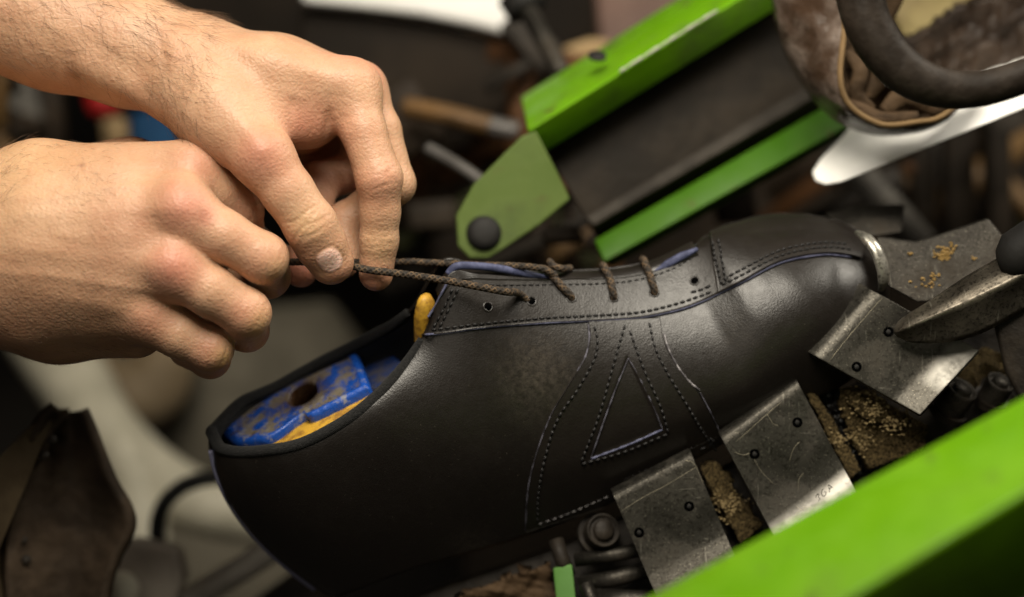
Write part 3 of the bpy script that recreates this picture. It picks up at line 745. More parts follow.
# ------------------------------------------------------------------ steel pads that press the upper to the last
def bent_pad(tl, tr, down, d0, d1, prof, th, holes, label, marks=0.0):
    """tl,tr pixel corners of the lip; down = pixel vector of the length; prof = [(t along, mm towards the camera)]"""
    tl, tr, down = np.array(tl, float), np.array(tr, float), np.array(down, float)
    pr = spline(np.array(prof, float), 60); ns = 40
    G = np.zeros((60, ns, 3))
    for i, (t, z) in enumerate(pr):
        for j in range(ns):
            s = j / (ns - 1); p = tl + (tr - tl) * s + down * t
            G[i, j] = C(p[0], p[1], d0 + (d1 - d0) * s - z)
    nrm = np.cross(G[1:, :-1] - G[:-1, :-1], G[:-1, 1:] - G[:-1, :-1]); nm = np.zeros_like(G); nm[:-1, :-1] = nrm; nm[-1] = nm[-2]; nm[:, -1] = nm[:, -2]
    nm /= np.linalg.norm(nm, axis=2)[..., None]
    if nm[..., 2].mean() < 0: nm = -nm
    root = empty('pressing_pad', G[30, ns // 2], label, 'steel pad', 'steel pads pressing the upper')
    mid = (G + 0).reshape(-1, 3); bk = (G - nm * th).reshape(-1, 3); n = 60 * ns
    f = grid_faces(60, ns); f = f + [[a + n for a in q][::-1] for q in f]
    ring = [i * ns for i in range(60)] + [59 * ns + j for j in range(1, ns)] + [i * ns + ns - 1 for i in range(58, -1, -1)] + [j for j in range(ns - 2, 0, -1)]
    for a, b in zip(ring, ring[1:] + ring[:1]): f.append([a, b, b + n, a + n][::-1])
    v, f2 = np.vstack([mid, bk]), f
    po = np.array([[np.clip((t - .76) / .1, 0, 1) * (marks if marks < 1.5 else np.clip((j / ns - .3) * 4, 0, 1)) for j in range(ns)] for t, z in pr]).reshape(-1)  # polished bend, its colour lightened further to boost the lamp's reflection
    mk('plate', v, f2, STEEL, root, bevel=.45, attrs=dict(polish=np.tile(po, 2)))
    for (s, t) in holes:
        i, j = int(np.argmin(np.abs(pr[:, 0] - t))), int(round(s * (ns - 1)))
        p, nn = G[i, j], nm[i, j]
        v, f = disc(p, nn, 0, 0, 24, [(.01, .05), (1.35, .06), (1.6, .14), (1.9, .16), (2.15, .02)])
        h = mk('screw', v, f, HOLE, root); a = np.cross(nn, [1, .3, 0]); a /= np.linalg.norm(a); b = np.cross(nn, a)
        v, f = loft([p + nn * .17 + a * 1.1 + b * .22, p + nn * .17 + a * 1.1 - b * .22, p + nn * .17 - a * 1.1 - b * .22, p + nn * .17 - a * 1.1 + b * .22], [p + nn * .02 + a * 1.1 + b * .22, p + nn * .02 + a * 1.1 - b * .22, p + nn * .02 - a * 1.1 - b * .22, p + nn * .02 - a * 1.1 + b * .22])
        mk('slot', v, f, IRON, h); v, f = disc(p, nn, 0, 0, 24, [(.01, .22), (.75, .22), (.95, .02)]); mk('recess', v, f, BLACK, h)
    return root, G, nm, pr
pp = [(-.05, -6), (-.025, -2.6), (.01, -.3), (.06, .6), (.25, .9), (.5, .4), (.72, .2), (.80, .8), (.92, 3.2), (1.3, 12)]
def dep(x, y): return -on(x, y)[0][2]
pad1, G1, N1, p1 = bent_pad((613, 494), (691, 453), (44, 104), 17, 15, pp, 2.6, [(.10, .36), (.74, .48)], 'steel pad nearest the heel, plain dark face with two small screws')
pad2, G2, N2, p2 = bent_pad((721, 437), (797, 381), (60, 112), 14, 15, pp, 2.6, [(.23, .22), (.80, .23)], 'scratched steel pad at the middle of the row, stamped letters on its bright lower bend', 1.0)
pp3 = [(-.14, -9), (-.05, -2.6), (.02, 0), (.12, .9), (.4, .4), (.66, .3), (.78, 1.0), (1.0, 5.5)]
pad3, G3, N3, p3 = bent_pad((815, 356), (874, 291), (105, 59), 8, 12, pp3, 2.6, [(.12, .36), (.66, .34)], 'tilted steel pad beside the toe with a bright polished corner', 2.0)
# stamped letters and gouges on pad two
def on_pad(G, s, t, pr):
    i = np.interp(t, pr[:, 0], np.arange(60)); j = s * (G.shape[1] - 1); i0, j0 = int(min(i, 58)), int(min(j, G.shape[1] - 2)); a, b = i - i0, j - j0
    return (G[i0, j0] * (1 - a) * (1 - b) + G[i0 + 1, j0] * a * (1 - b) + G[i0, j0 + 1] * (1 - a) * b + G[i0 + 1, j0 + 1] * a * b)
PS = nmat('scratch burr', lambda h: h.out((.36, .32, .23), .45, .5))
def strokes(G, nm, pr, paths, r, mat, name, parent, lift=.02):
    parts = []
    for P in paths:
        Q3 = np.array([on_pad(G, s, t, pr) for s, t in spline(np.array(P, float), 14)]) + nm[40, 20] * lift
        w = r * np.array([.4] + [1] * 12 + [.3]) * RNG.uniform(.7, 1.2, 14); parts.append(tube(Q3, w, 5, caps=True))
    v, f = cat_mesh(parts); return mk(name, v, f, mat, parent)
def glyph(ch, s0, t0, w, h, G, pr):
    if ch == 'G': P = [[(.9, .2), (.6, 0), (.2, .1), (0, .5), (.2, .9), (.6, 1), (.95, .8), (.95, .55), (.6, .55)]]
    elif ch == 'A': P = [[(0, 1), (.25, .5), (.5, 0)], [(.5, 0), (.75, .5), (1, 1)], [(.2, .65), (.8, .65)]]
    else: P = [[(0, .2), (.5, 0), (1, .3), (.5, .6), (.9, .9), (.1, 1)]]
    return [[(s0 + w * x, t0 + h * y - .03 * x * w / .1) for x, y in p] for p in P]
gl = glyph('S', .585, .83, .05, .045, G2, p2) + glyph('G', .66, .825, .055, .05, G2, p2) + glyph('A', .745, .82, .055, .05, G2, p2)
strokes(G2, N2, p2, gl, .16, HOLE, 'stamped_letters', pad2)
sc = [[(.05, .16), (.12, .22), (.2, .24)], [(.12, .10), (.3, .09), (.55, .07), (.75, .06)], [(.55, .07), (.56, .16), (.60, .2)], [(.20, .3), (.21, .42), (.26, .55)],
      [(.52, .48), (.62, .42), (.72, .40)], [(.45, .72), (.52, .64), (.60, .62)], [(.30, .85), (.36, .84), (.45, .86)], [(.28, .88), (.36, .9), (.46, .9)], [(.34, .92), (.44, .93), (.5, .9)], [(.36, .80), (.40, .87)], [(.42, .83), (.5, .88)], [(.3, .95), (.36, .98)], [(.93, .88), (.97, .9)]]
strokes(G2, N2, p2, sc, .075, PS, 'scratches', pad2, .03)
strokes(G1, N1, p1, [[(.0, .17), (.3, .15), (.6, .15), (1, .13)], [(.90, .03), (.985, .1), (.995, .3)]], .08, PS, 'scratches', pad1, .02)
strokes(G3, N3, p3, [[(.02, .12), (.4, .10), (.98, .09)]], .08, PS, 'scratches', pad3, .02)

# ------------------------------------------------------------------ toe band, toe plate, pointed finger
band = spline(np.array([C(857, 232, 20), C(866, 238, 15), C(876, 250, 11), C(882, 266, 11), C(884, 280, 14), C(881, 290, 19)]), 40)
v, f = tube(band, np.interp(np.linspace(0, 1, 40), [0, .2, .8, 1], [1.2, 2.6, 2.6, 1.4]), 12, (1.1, .7))
setp(mk('toe_band', v, f, STEEL_B), 'bright steel band curved tightly round the toe tip', 'steel band')
plate = empty('toe_plate', C(940, 260, 22), 'dark steel plate dusted with wax crumbs in front of the toe', 'plate')
po = [(876, 236), (915, 241), (940, 234), (988, 218), (1006, 240), (985, 300), (917, 302), (884, 284)]
pz = lambda p, o: (p[0], p[1], 24 - (p[1] - 260) * .22 + o)
mk('plate', *loft(CP([pz(p, 0) for p in po]), CP([pz(p, 8) for p in po])), STEEL_D, plate, bevel=1.2, smooth=False)
def crumbs(spots, name, mat, parent, r0, r1):
    parts = []
    for x, y, d, sp, n in spots:
        for _ in range(n):
            c = C(x + RNG.normal(0, sp), y + RNG.normal(0, sp * .7), d); r = RNG.uniform(r0, r1)
            u = RNG.normal(0, 1, (10, 3)); u /= np.linalg.norm(u, axis=1)[:, None]
            import itertools
            bm = bmesh.new(); bmesh.ops.create_icosphere(bm, subdivisions=1, radius=1); vs = np.array([w.co[:] for w in bm.verts]); fs = [[q.index for q in w.verts] for w in bm.faces]; bm.free()
            vs = vs * RNG.uniform(.55, 1.3, (len(vs), 1)) * r * np.array([1.3, .9, .6]) + c; parts.append((vs, fs))
    v, f = cat_mesh(parts); o = mk(name, v, f, mat, parent, smooth=False)
    return o
o = crumbs([(943, 255, 24, 4.5, 75), (948, 249, 25.5, 5, 30), (933, 276, 19.5, 4, 9), (973, 259, 23, 3, 4), (910, 254, 24.5, 1, 3), (925, 283, 18, 9, 14)], 'wax_crumbs', CRUMB, None, .2, .8)
setp(o, 'yellow brown wax crumbs scattered on the dark toe plate', 'crumbs', None, 'stuff')
fing = empty('pointed_finger', C(960, 300, 0), 'pointed steel finger reaching over the tilted pad from the right', 'machine finger')
up_ = spline(np.array([C(893, 329, 6), C(902, 318, 3), C(930, 300, 0), (C(966, 276, -2)), C(1004, 254, -4), C(1045, 228, -6)]), 50)
rd = spline(np.array([C(895, 333, 2), C(905, 329, -3), C(940, 314, -8), C(975, 299, -11), C(1012, 281, -14), C(1055, 258, -17)]), 50)
lo_ = spline(np.array([C(897, 337, 4), C(915, 343, 2), C(950, 342, 0), C(980, 334, -3), C(1015, 316, -5), C(1060, 292, -8)]), 50)
bk_ = (up_ + lo_) / 2 + np.array([0, 0, -14]) * np.linspace(.2, 1, 50)[:, None]
G = np.stack([np.vstack([spline(np.array([bk_[i], up_[i]]), 3)[:-1], spline(np.array([up_[i], up_[i] * .45 + rd[i] * .55 + [0, .6, .8], rd[i]]), 10)[:-1], spline(np.array([rd[i], (rd[i] + lo_[i]) / 2 + [0, .2, -.8], lo_[i]]), 8)[:-1], spline(np.array([lo_[i], bk_[i]]), 3)[:-1]]) for i in range(50)])
ns = G.shape[1]; F = grid_faces(50, ns, True) + [list(range(ns)), list(range(49 * ns, 50 * ns))[::-1]]
mk('blade', G.reshape(-1, 3), F, steel('finger steel', (.10, .085, .065), (.17, .15, .12), .3, .3, .45), fing)
v, f = tube(spline(CP([(1002, 262, -6), (1012, 258, -8), (1040, 240, -12), (1090, 210, -16)]), 14), np.concatenate([[6, 8.5], np.full(12, 10)]), 20); mk('holder', v, f, BLACK, fing)
v, f = loft(CP([(985, 288, 2), (1010, 275, -4), (1070, 250, -8), (1070, 420, -10), (1028, 415, -6), (1005, 372, 0)]), CP([(985, 288, 22), (1010, 275, 22), (1070, 250, 22), (1070, 420, 22), (1028, 415, 22), (1005, 372, 22)])); mk('mounting_block', v, f, IRON, fing, bevel=2)

# ------------------------------------------------------------------ debris and mechanics between the pads
def rough_patch(name, outline, d, mat, amp, label, cat, seed=0, parent=None, kind=None, tilt=0, th=6):
    """lumpy cushion filling a pixel outline"""
    o = np.array(outline, float); lo, hi = o.min(0), o.max(0); rng = np.random.default_rng(seed)
    n = 46; X, Y = np.meshgrid(np.linspace(lo[0], hi[0], n), np.linspace(lo[1], hi[1], n), indexing='ij')
    Z = np.zeros((n, n))
    for k in range(40):
        kx, ky = rng.normal(0, 1, 2) * (.06 + .012 * k); Z += np.sin(X * kx + Y * ky + rng.uniform(0, 6)) * amp / (1 + .25 * k) * .5
    ins = np.zeros((n, n), bool)
    for i in range(n):
        for j in range(n):
            c = False; x, y = X[i, j], Y[i, j]
            for a, b in zip(o, np.roll(o, -1, 0)):
                if (a[1] > y) != (b[1] > y) and x < (b[0] - a[0]) * (y - a[1]) / (b[1] - a[1]) + a[0]: c = not c
            ins[i, j] = c
    V = np.array([C(X[i, j], Y[i, j], d - Z[i, j] + tilt * (j / n - .5)) for i in range(n) for j in range(n)])
    F = [q for q in grid_faces(n, n) if all(ins.flat[k] for k in q)]
    used = sorted({k for q in F for k in q}); mp = {k: i for i, k in enumerate(used)}
    ob = mk(name, V[used], [[mp[k] for k in q][::-1] for q in F], mat, parent, solid=th)
    return setp(ob, label, cat, None, kind)
rough_patch('wax_dust', [(838, 388), (858, 385), (905, 412), (930, 425), (925, 450), (870, 470), (850, 440), (842, 410)], 26, DUST, .8, 'brown wax dust caked below the tilted pad', 'wax dust', 1, None, 'stuff')
rough_patch('wax_dust', [(846, 389), (870, 396), (912, 419), (896, 428), (862, 418), (850, 405)], 21, DUST, .7, 'thick crust of tan wax dust hugging the edge of the tilted pad', 'wax dust', 2, None, 'stuff')
rough_patch('wax_dust', [(700, 470), (718, 462), (742, 500), (765, 525), (740, 545), (722, 510)], 28, DUST, .8, 'dark speckled wax dust in the gap between the first two pads', 'wax dust', 3, None, 'stuff')
rough_patch('wax_dust', [(800, 385), (818, 395), (846, 440), (862, 470), (850, 482), (825, 430)], 24, DUST, .6, 'thin line of wax dust along the right edge of the scratched pad', 'wax dust', 4, None, 'stuff')
rough_patch('bristles', [(795, 370), (835, 378), (855, 420), (880, 470), (850, 480), (820, 430)], 34, BRISTLE, 2.2, 'glossy black grit packed beside the scratched pad', 'grit', 5, None, 'stuff')
rough_patch('wax_dust', [(930, 385), (985, 345), (1020, 360), (1024, 420), (960, 440), (925, 430)], 42, DUST, 1.2, 'shadowed wax dust behind the right-hand nut', 'wax dust', 6, None, 'stuff')
setp(crumbs([(872, 408, 17, 12, 140), (895, 424, 17, 8, 70), (860, 440, 23, 9, 70), (728, 505, 25, 10, 120), (838, 440, 22, 6, 50)], 'wax_crumbs', nmat('wax grains', lambda h: h.out(h.mix(h.noise(300), (.10, .07, .03), (.40, .29, .13)), .8, 0)), None, .15, .5), 'loose tan grains sprinkled over the dust between the pads', 'crumbs', None, 'stuff')
def bolt(c, ax, r, h, mat, name, label, ring=True, cat='bolt'):
    ax = np.asarray(ax, float); ax /= np.linalg.norm(ax)
    root = empty(name, c, label, cat)
    v, f = disc(c, ax, 0, 0, 40, [(.01, h), (r * .52, h), (r * .6, h - .8), (r * .62, h - 2.5), (r * .8, h - 2.5), (r * .86, h - 1), (r * .96, h - 1), (r, h - 2.2), (r, -6)])
    mk('head', v, f, mat, root); v, f = disc(c - ax * 6, ax, r * 1.25, 3); mk('washer', v, f, IRON, root, smooth=False); return root
bolt(C(601, 532, 34), (.2, .3, 1), 7.2, 6, IRON, 'bolt', 'dark round bolt head beside the first pad under the shoe')
bolt(C(953, 402, 30), (.4, .8, .6), 7, 9, STEEL_D, 'nut', 'greasy nut in the shadow below the tilted pad', cat='nut')
bolt(C(995, 392, 34), (.3, .8, .6), 6, 7, STEEL_D, 'nut', 'small dull nut at the far right below the pointed finger', cat='nut')
bed = empty('machine_bed', C(640, 520, 70), 'dark cast bed of the machine beneath the shoe and pads', 'machine bed')
mk('casting', *loft(CP([(330, 640, 55), (400, 600, 52), (560, 545, 48), (700, 480, 44), (830, 400, 44), (930, 330, 46), (1060, 230, 50), (1120, 420, 40), (1100, 720, 20), (500, 760, 20)]), CP([(330, 640, 110), (400, 600, 110), (560, 545, 110), (700, 480, 110), (830, 400, 110), (930, 330, 110), (1060, 230, 110), (1120, 420, 110), (1100, 720, 110), (500, 760, 110)])), IRON, bed, bevel=3)
for k, (x0, y0, x1, y1, r, d) in enumerate([(575, 560, 660, 545, 3, 34), (580, 585, 660, 566, 3.5, 34), (590, 600, 680, 600, 5, 30), (556, 540, 568, 575, 3.2, 34)]):
    v, f = tube(CP([(x0, y0, d), ((x0 + x1) / 2, (y0 + y1) / 2 + 2, d - 3), (x1, y1, d)]), r, 14); mk('link', v, f, STEEL_D if k < 3 else IRON, bed)
mk('tab', *loft(CP([(553, 568, 30), (572, 564, 28), (580, 640, 24), (560, 640, 26)]), CP([(553, 568, 36), (572, 564, 36), (580, 640, 32), (560, 640, 34)])), paint('chipped green tab', (.08, .20, .04), (.13, .24, .08), (.2, .2, .16)), bed, bevel=.8)
v, f = tube(CP([(585, 583, 26), (592, 600, 24), (600, 640, 20)]), 3, 12); mk('pin', v, f, STEEL_D, bed)
rough_patch('leather_scrap', [(530, 570), (550, 560), (560, 600), (520, 620), (440, 610), (470, 590)], 44, LINER, 2.2, 'crumpled brown leather scrap in shadow under the shoe', 'leather scrap', 9)

# ------------------------------------------------------------------ foreground bar
fb = empty('green_bar', C(850, 560, -120), 'blurred bright green machine bar crossing the lower right corner', 'machine bar')
def bar4(sec0, sec1): return loft(CP(sec0), CP(sec1))
mk('bar', *bar4([(530, 658, -160), (690, 694, -212), (720, 770, -180), (560, 700, -120)], [(1120, 345, -150), (1120, 436, -202), (1140, 540, -170), (1120, 390, -110)]), paint('olive stained green enamel', (.08, .215, .001), (.115, .265, .002), (.05, .055, .012), (.055, .085, .014), 9), fb, bevel=2.5)
for x, y, r in ((855, 503, 3.2), (932, 434, 4), (706, 576, 2.5), (925, 470, 2)):
    pass

# ------------------------------------------------------------------ green channel behind the shoe
ch = empty('green_channel', C(640, 110, 90), 'green steel channel with dark web slanting up behind the shoe', 'machine channel')
mk('top_flange', *bar4([(520, 97, 122), (527, 131, 76), (541, 155, 90), (534, 120, 126)], [(760, -53, 142), (835, -62, 96), (852, -38, 110), (775, -30, 146)]), GREEN, ch, bevel=1.6)
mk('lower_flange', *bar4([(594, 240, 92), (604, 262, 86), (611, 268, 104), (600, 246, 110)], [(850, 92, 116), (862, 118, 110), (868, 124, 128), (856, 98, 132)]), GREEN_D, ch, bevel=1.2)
mk('web', *bar4([(545, 150, 104), (590, 226, 100), (600, 244, 110), (550, 152, 120)], [(850, -40, 126), (870, 70, 122), (874, 90, 132), (855, -38, 140)]), plain('dark brown web', (.012, .009, .006), (.024, .018, .012), .6, .1), ch, bevel=1)
mk('rib_bar', *bar4([(585, 217, 97), (594, 226, 96), (596, 230, 104), (588, 220, 104)], [(870, 48, 120), (876, 62, 118), (878, 66, 128), (872, 52, 128)]), plain('dark rib', (.02, .016, .012), (.045, .038, .03), .6, .1), ch, bevel=1)
v, f = tube(spline(CP([(527 + 308 * t, 131 - 193 * t - 1.5, 76 + 20 * t - 1.2) for t in (.30, .4, .5, .62)]), 30), .55 + .35 * np.sin(np.arange(30) * 1.9) * np.sin(np.arange(30) * .7), 8); mk('worn_highlight', v, f, PALE3, ch)  # pale line paints the highlight along the worn crease
for (x, y, r) in ((597, 57, 4.2),):
    v, f = disc(C(x, y, 93) , (0.1, .8, .6), r, 1.2, 20); mk('bolt_hole', v, f, BLACK, ch)
for (x, y) in ((612, 190),):
    v, f = disc(C(x, y, 106), (0, 0, 1), 4.2, 2.5, 24, [(.01, 2.5), (3, 2.5), (4.2, 1.5), (4.4, 0)]); mk('bolt', v, f, IRON, ch)
br = empty('hinge_bracket', C(500, 200, 78), 'dusty pale green bracket with a black pivot bolt at the end of the channel', 'bracket')
bo = [(456, 216), (473, 185), (498, 160), (522, 136), (536, 131), (554, 166), (570, 199), (540, 224), (506, 247), (488, 258), (470, 258), (458, 246)]
mk('plate', *prism(bo, 76, 12), GREEN_P, br, bevel=.8, smooth=False)
v, f = disc(C(484, 233, 76), (0.05, .1, 1), 0, 0, 32, [(.01, 4), (4, 4), (6.6, 3), (7.4, 1.5), (8, 0)]); mk('pivot_bolt', v, f, BLACK, br)
# ------------------------------------------------------------------ loose parts behind
def rod(name, pts, r, mat, label, cat, tip=None):
    root = empty(name, C(*pts[0]), label, cat); P = spline(CP(pts), 24)
    v, f = tube(P, r, 18); mk('shaft', v, f, mat, root)
    if tip: v, f = tube(spline(CP(tip[0]), 10), tip[1], 18); mk('tip', v, f, tip[2], root)
    return root
rod('brass_rod', [(405, 107, 210), (450, 116, 205), (490, 126, 202)], 5.6, RODM, 'dull brass rod with a silver tip left of the green channel', 'rod', ([(488, 125, 202), (518, 131, 200)], 5.0, GREYD))
rod('steel_rod', [(428, 148, 130), (460, 166, 122), (486, 184, 116)], 2.8, GREYD, 'thin grey steel rod running into the pale bracket', 'rod')
rod('lever', [(526, 8, 160), (545, 42, 150), (562, 75, 145)], 5, STEEL_D, 'dark lever arm with black ball knob at the top edge', 'lever', ([(518, -6, 162), (528, 10, 160)], 11, BLACK))
wp = empty('white_cover', C(440, 0, 230), 'curved white plastic cover at the top edge behind the forearm', 'cover')
mk('shell', *prism([(300, -60), (300, 2), (360, 8), (420, 15), (470, 25), (512, 36), (524, 26), (520, -60)], 230, 25), WHITE, wp, bevel=4)
mk('skirt', *prism([(300, 7), (360, 13), (420, 20), (470, 30), (508, 40), (515, 120), (300, 110)], 242, 40), MACH, wp, bevel=3)
bp = empty('machine', C(560, 150, 420), 'dark brown machine body filling the background', 'machine')
mk('panel', *prism([(-700, -500), (1500, -500), (1500, 900), (480, 900), (445, 262), (330, 215), (250, 60), (-700, 60)], 420, 60), MACH, bp, bevel=5)
mk('side_panel', *loft(CP([(590, -60, 300), (760, -60, 300), (720, 40, 280), (600, 60, 280)]), CP([(590, -60, 360), (760, -60, 360), (720, 40, 340), (600, 60, 340)])), plain('maroon brown panel', (.10, .055, .04), (.14, .08, .06), .6), bp, bevel=4)
mk('edge_strip', *prism([(560, 48), (590, 38), (612, 40), (604, 58), (575, 62)], 250, 12), TAN, bp, bevel=4)
for k, (x, y, w, h, d, m) in enumerate([(735, 205, 40, 32, 190, GREY), (880, 210, 26, 90, 240, GREY), (925, 205, 22, 120, 260, BROWN), (960, 190, 30, 130, 250, IRON), (1000, 200, 24, 140, 240, BROWN), (850, 190, 20, 70, 260, BROWN), (560, 235, 40, 14, 130, BROWN), (430, 215, 50, 26, 230, BLUM)]):
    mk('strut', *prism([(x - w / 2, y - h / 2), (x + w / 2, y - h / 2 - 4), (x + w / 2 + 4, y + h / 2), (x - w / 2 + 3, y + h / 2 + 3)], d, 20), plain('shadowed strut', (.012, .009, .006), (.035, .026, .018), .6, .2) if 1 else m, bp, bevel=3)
# crowded mechanics behind: every rod and block a part of the machine
pal = [plain('clutter %d' % i, c1, c2, .55, .2) for i, (c1, c2) in enumerate([((.012, .008, .005), (.03, .02, .012)), ((.06, .028, .012), (.12, .055, .022)), ((.03, .032, .014), (.06, .062, .03)), ((.06, .055, .048), (.12, .11, .095)), ((.15, .085, .03), (.09, .05, .02)), ((.02, .017, .014), (.05, .042, .034))])]
cr = random.Random(11)
for k in range(64):
    zx = cr.choice([(395, 560, 25, 255), (395, 540, 60, 250), (820, 1040, 95, 235), (860, 1040, 110, 235), (-60, 60, 60, 150), (540, 620, 215, 262)])
    x, y = cr.uniform(zx[0], zx[1]), cr.uniform(zx[2], zx[3]); d = cr.uniform(210, 360); m = pal[cr.choice([0, 0, 0, 5, 5, 1, 1, 2, 3, 4])]
    if zx[0] == 210: m = pal[cr.choice([0, 5, 5])]; d += 30
    kind = cr.random(); a = cr.choice([-.55, -.5, .3, .9, 1.45, 1.6]) + cr.uniform(-.15, .15)
    if kind < .55:
        L = cr.uniform(35, 110); v, f = tube(CP([(x - L * math.cos(a), y - L * math.sin(a), d), (x + L * math.cos(a), y + L * math.sin(a), d + cr.uniform(-20, 20))]), cr.uniform(3.5, 9.5), 14); mk('pipe', v, f, m, bp)
    elif kind < .85:
        w_, h_ = cr.uniform(14, 45), cr.uniform(12, 32); ca, sa = math.cos(a), math.sin(a)
        mk('block', *prism([(x + p * w_ * ca - q_ * h_ * sa, y + p * w_ * sa + q_ * h_ * ca) for p, q_ in ((-1, -1), (1, -1), (1, 1), (-1, 1))], d, cr.uniform(10, 30)), m, bp, bevel=2)
    else:
        r_ = cr.uniform(3, 8); v, f = disc(C(x, y, d), (cr.uniform(-.4, .4), cr.uniform(0, .8), 1), 0, 0, 24, [(.01, 4), (r_ * .6, 4), (r_ * .7, 2), (r_, 2), (r_, -4)]); mk('bolt', v, f, m, bp)
# plate under the toe in the shadow
setp(mk('back_pad', *loft(CP([(825, 214, 70), (862, 205, 78), (905, 204, 84), (902, 232, 70), (862, 238, 60)]), CP([(825, 214, 76), (862, 205, 84), (905, 204, 90), (902, 232, 76), (862, 238, 66)])), STEEL_D, bevel=1), 'dark pressing plate on the far side of the toe', 'plate')

# upper right: an old shoe upper hanging, black ring, white blade
bl = [(813, 172, 76), (816, 181, 72), (826, 185, 70), (842, 182, 69), (900, 158, 68), (960, 134, 67), (1024, 108, 66), (1100, 78, 66), (1100, 30, 112), (1000, 60, 112), (930, 80, 112), (850, 128, 100), (838, 142, 92), (822, 158, 84)]
setp(mk('scraper', *prism(bl, 78, 5), WHITE, bevel=1.6), 'glossy white tapered blade sticking out from under the old leather upper', 'blade')
ou = empty('old_upper', C(880, 70, 60), 'scuffed brown leather upper with wrinkled lining hanging upside down', 'leather upper')
outl = spline(np.array([C(772, -60, 72), C(776, 0, 70), C(786, 42, 68), C(804, 78, 64), C(826, 106, 60), C(852, 124, 56), (C(884, 133, 54)), C(922, 131, 54), C(948, 120, 56), C(962, 104, 60), C(980, 80, 66)]), 80)
rimm = spline(np.array([C(842, -60, 48), C(846, 0, 46), C(843, 40, 44), C(840, 72, 42), C(844, 96, 42), C(858, 113, 42), C(884, 125, 42), C(918, 122, 42), C(936, 119, 44), C(952, 108, 48), C(966, 86, 56)]), 80)
innr = spline(np.array([C(905, -60, 70), C(900, 0, 70), C(890, 30, 68), C(880, 55, 66), C(880, 75, 64), C(890, 88, 64), C(905, 95, 64), C(920, 96, 64), C(930, 92, 66), C(940, 84, 68), C(950, 70, 72)]), 80)
rng = np.random.default_rng(4)
G = []
for i in range(80):
    row = spline(np.array([outl[i] + [0, 0, -14], outl[i], outl[i] * .55 + rimm[i] * .45 + [0, 0, 5], rimm[i]]), 22); G.append(row)
G = np.array(G); wob = sum(np.sin(np.arange(80)[:, None] * a + np.arange(22)[None] * b + c) * .35 for a, b, c in rng.normal(0, .45, (14, 3)))
G[..., 2] += wob * .8
mk('shell', G.reshape(-1, 3), [q for q in grid_faces(80, 22)], OLDL, ou, solid=1.5)
v, f = tube(rimm + [0, 0, .5], 1.25, 10); mk('welt', v, f, EDGE, ou)
G = np.array([spline(np.array([rimm[i] + [0, 0, -3], rimm[i] * .6 + innr[i] * .4 + [0, 0, -14], innr[i]]), 34) for i in range(80)])
wob = sum(np.sin(np.arange(80)[:, None] * a + np.arange(34)[None] * b + c) for a, b, c in rng.normal(0, .26, (16, 3)) * [.8, 1.3, 9])
G[..., 2] += wob * .9; G[..., :2] += (wob * .2)[..., None]
mk('lining', G.reshape(-1, 3), grid_faces(80, 34), LINER, ou)
for k, (pts, r) in enumerate([([(846, 52, 52), (860, 70, 50), (857, 94, 50), (872, 110, 52)], 3.6), ([(866, 50, 56), (881, 72, 54), (868, 98, 54)], 4.4), ([(880, 56, 54), (902, 76, 52), (932, 102, 52)], 4.0), ([(884, 112, 50), (906, 96, 52), (938, 110, 52)], 4.6), ([(850, 100, 50), (880, 118, 48), (918, 116, 48)], 3.2)]):
    P = spline(CP(pts), 40); v, f = tube(P, r * (.55 + .45 * np.sin(np.linspace(.3, 2.8, 40))), 14, (1, .7)); mk('fold', v, f, LINER, ou)
hoop = spline(np.array([C(852, -60, -50), C(860, -5, -50), C(870, 28, -50), C(892, 60, -50), C(920, 81, -50), C(958, 90, -50), C(1000, 84, -50), C(1060, 60, -50), C(1100, 30, -50)]), 60)
v, f = tube(hoop, np.interp(np.linspace(0, 1, 60), [0, .4, .6, 1], [9.5, 8.5, 7, 6]), 24, (1, 1)); setp(mk('black_ring', v, f, plain('brown black rubber', (.014, .010, .007), (.034, .026, .02), .55, 0, 60)), 'thick black rubber ring crossing in front of the old leather upper', 'ring')
setp(mk('tin_box', *loft(CP([(885, 0, 120), (960, -40, 120), (1010, -30, 130), (940, 22, 120), (905, 45, 120)]), CP([(885, 0, 170), (960, -40, 170), (1010, -30, 180), (940, 22, 170), (905, 45, 170)])), plain('dull ochre box', (.24, .19, .075), (.15, .11, .045), .6), bevel=3), 'dull ochre box behind the black ring at the top right', 'box')
rough_patch('leather_piece', [(900, 45), (960, 8), (1040, -20), (1060, 70), (980, 85), (925, 80)], 105, plain('dark brown leather', (.02, .013, .009), (.05, .034, .024), .45), 2.6, 'dark crumpled leather inside the black ring', 'leather piece', 12)
setp(mk('steel_pin', *tube(CP([(982, 76, 40), (1010, 69, 38), (1050, 58, 36)]), 1.0, 10), STEEL_B), 'thin bright pin lying on the black ring', 'pin')

# ------------------------------------------------------------------ left background
lp = empty('worn_plate', C(60, 520, 60), 'worn brown metal plate standing upright at the lower left corner', 'plate')
eL = spline(np.array([(22, 650), (10, 600), (8, 555), (12, 500), (26, 455), (42, 425), (58, 411)], float), 60)
eR = spline(np.array([(96, 650), (104, 590), (114, 556), (129, 522), (107, 478), (90, 438), (78, 412)], float), 60)
G = np.zeros((60, 26, 3)); rg = np.random.default_rng(3); wv = [(rg.normal(0, .3), rg.normal(0, .4), rg.uniform(0, 6)) for _ in range(10)]
for i in range(60):
    for j in range(26):
        u = j / 25; p = eL[i] + (eR[i] - eL[i]) * u
        G[i, j] = C(p[0], p[1], 62 + 13 * math.sin(u * 2.6) + 0.08 * sum(math.sin(a * i + b_ * j + c_) for a, b_, c_ in wv))
mk('face', G.reshape(-1, 3), [q[::-1] for q in grid_faces(60, 26)], BROWN, lp, solid=5)
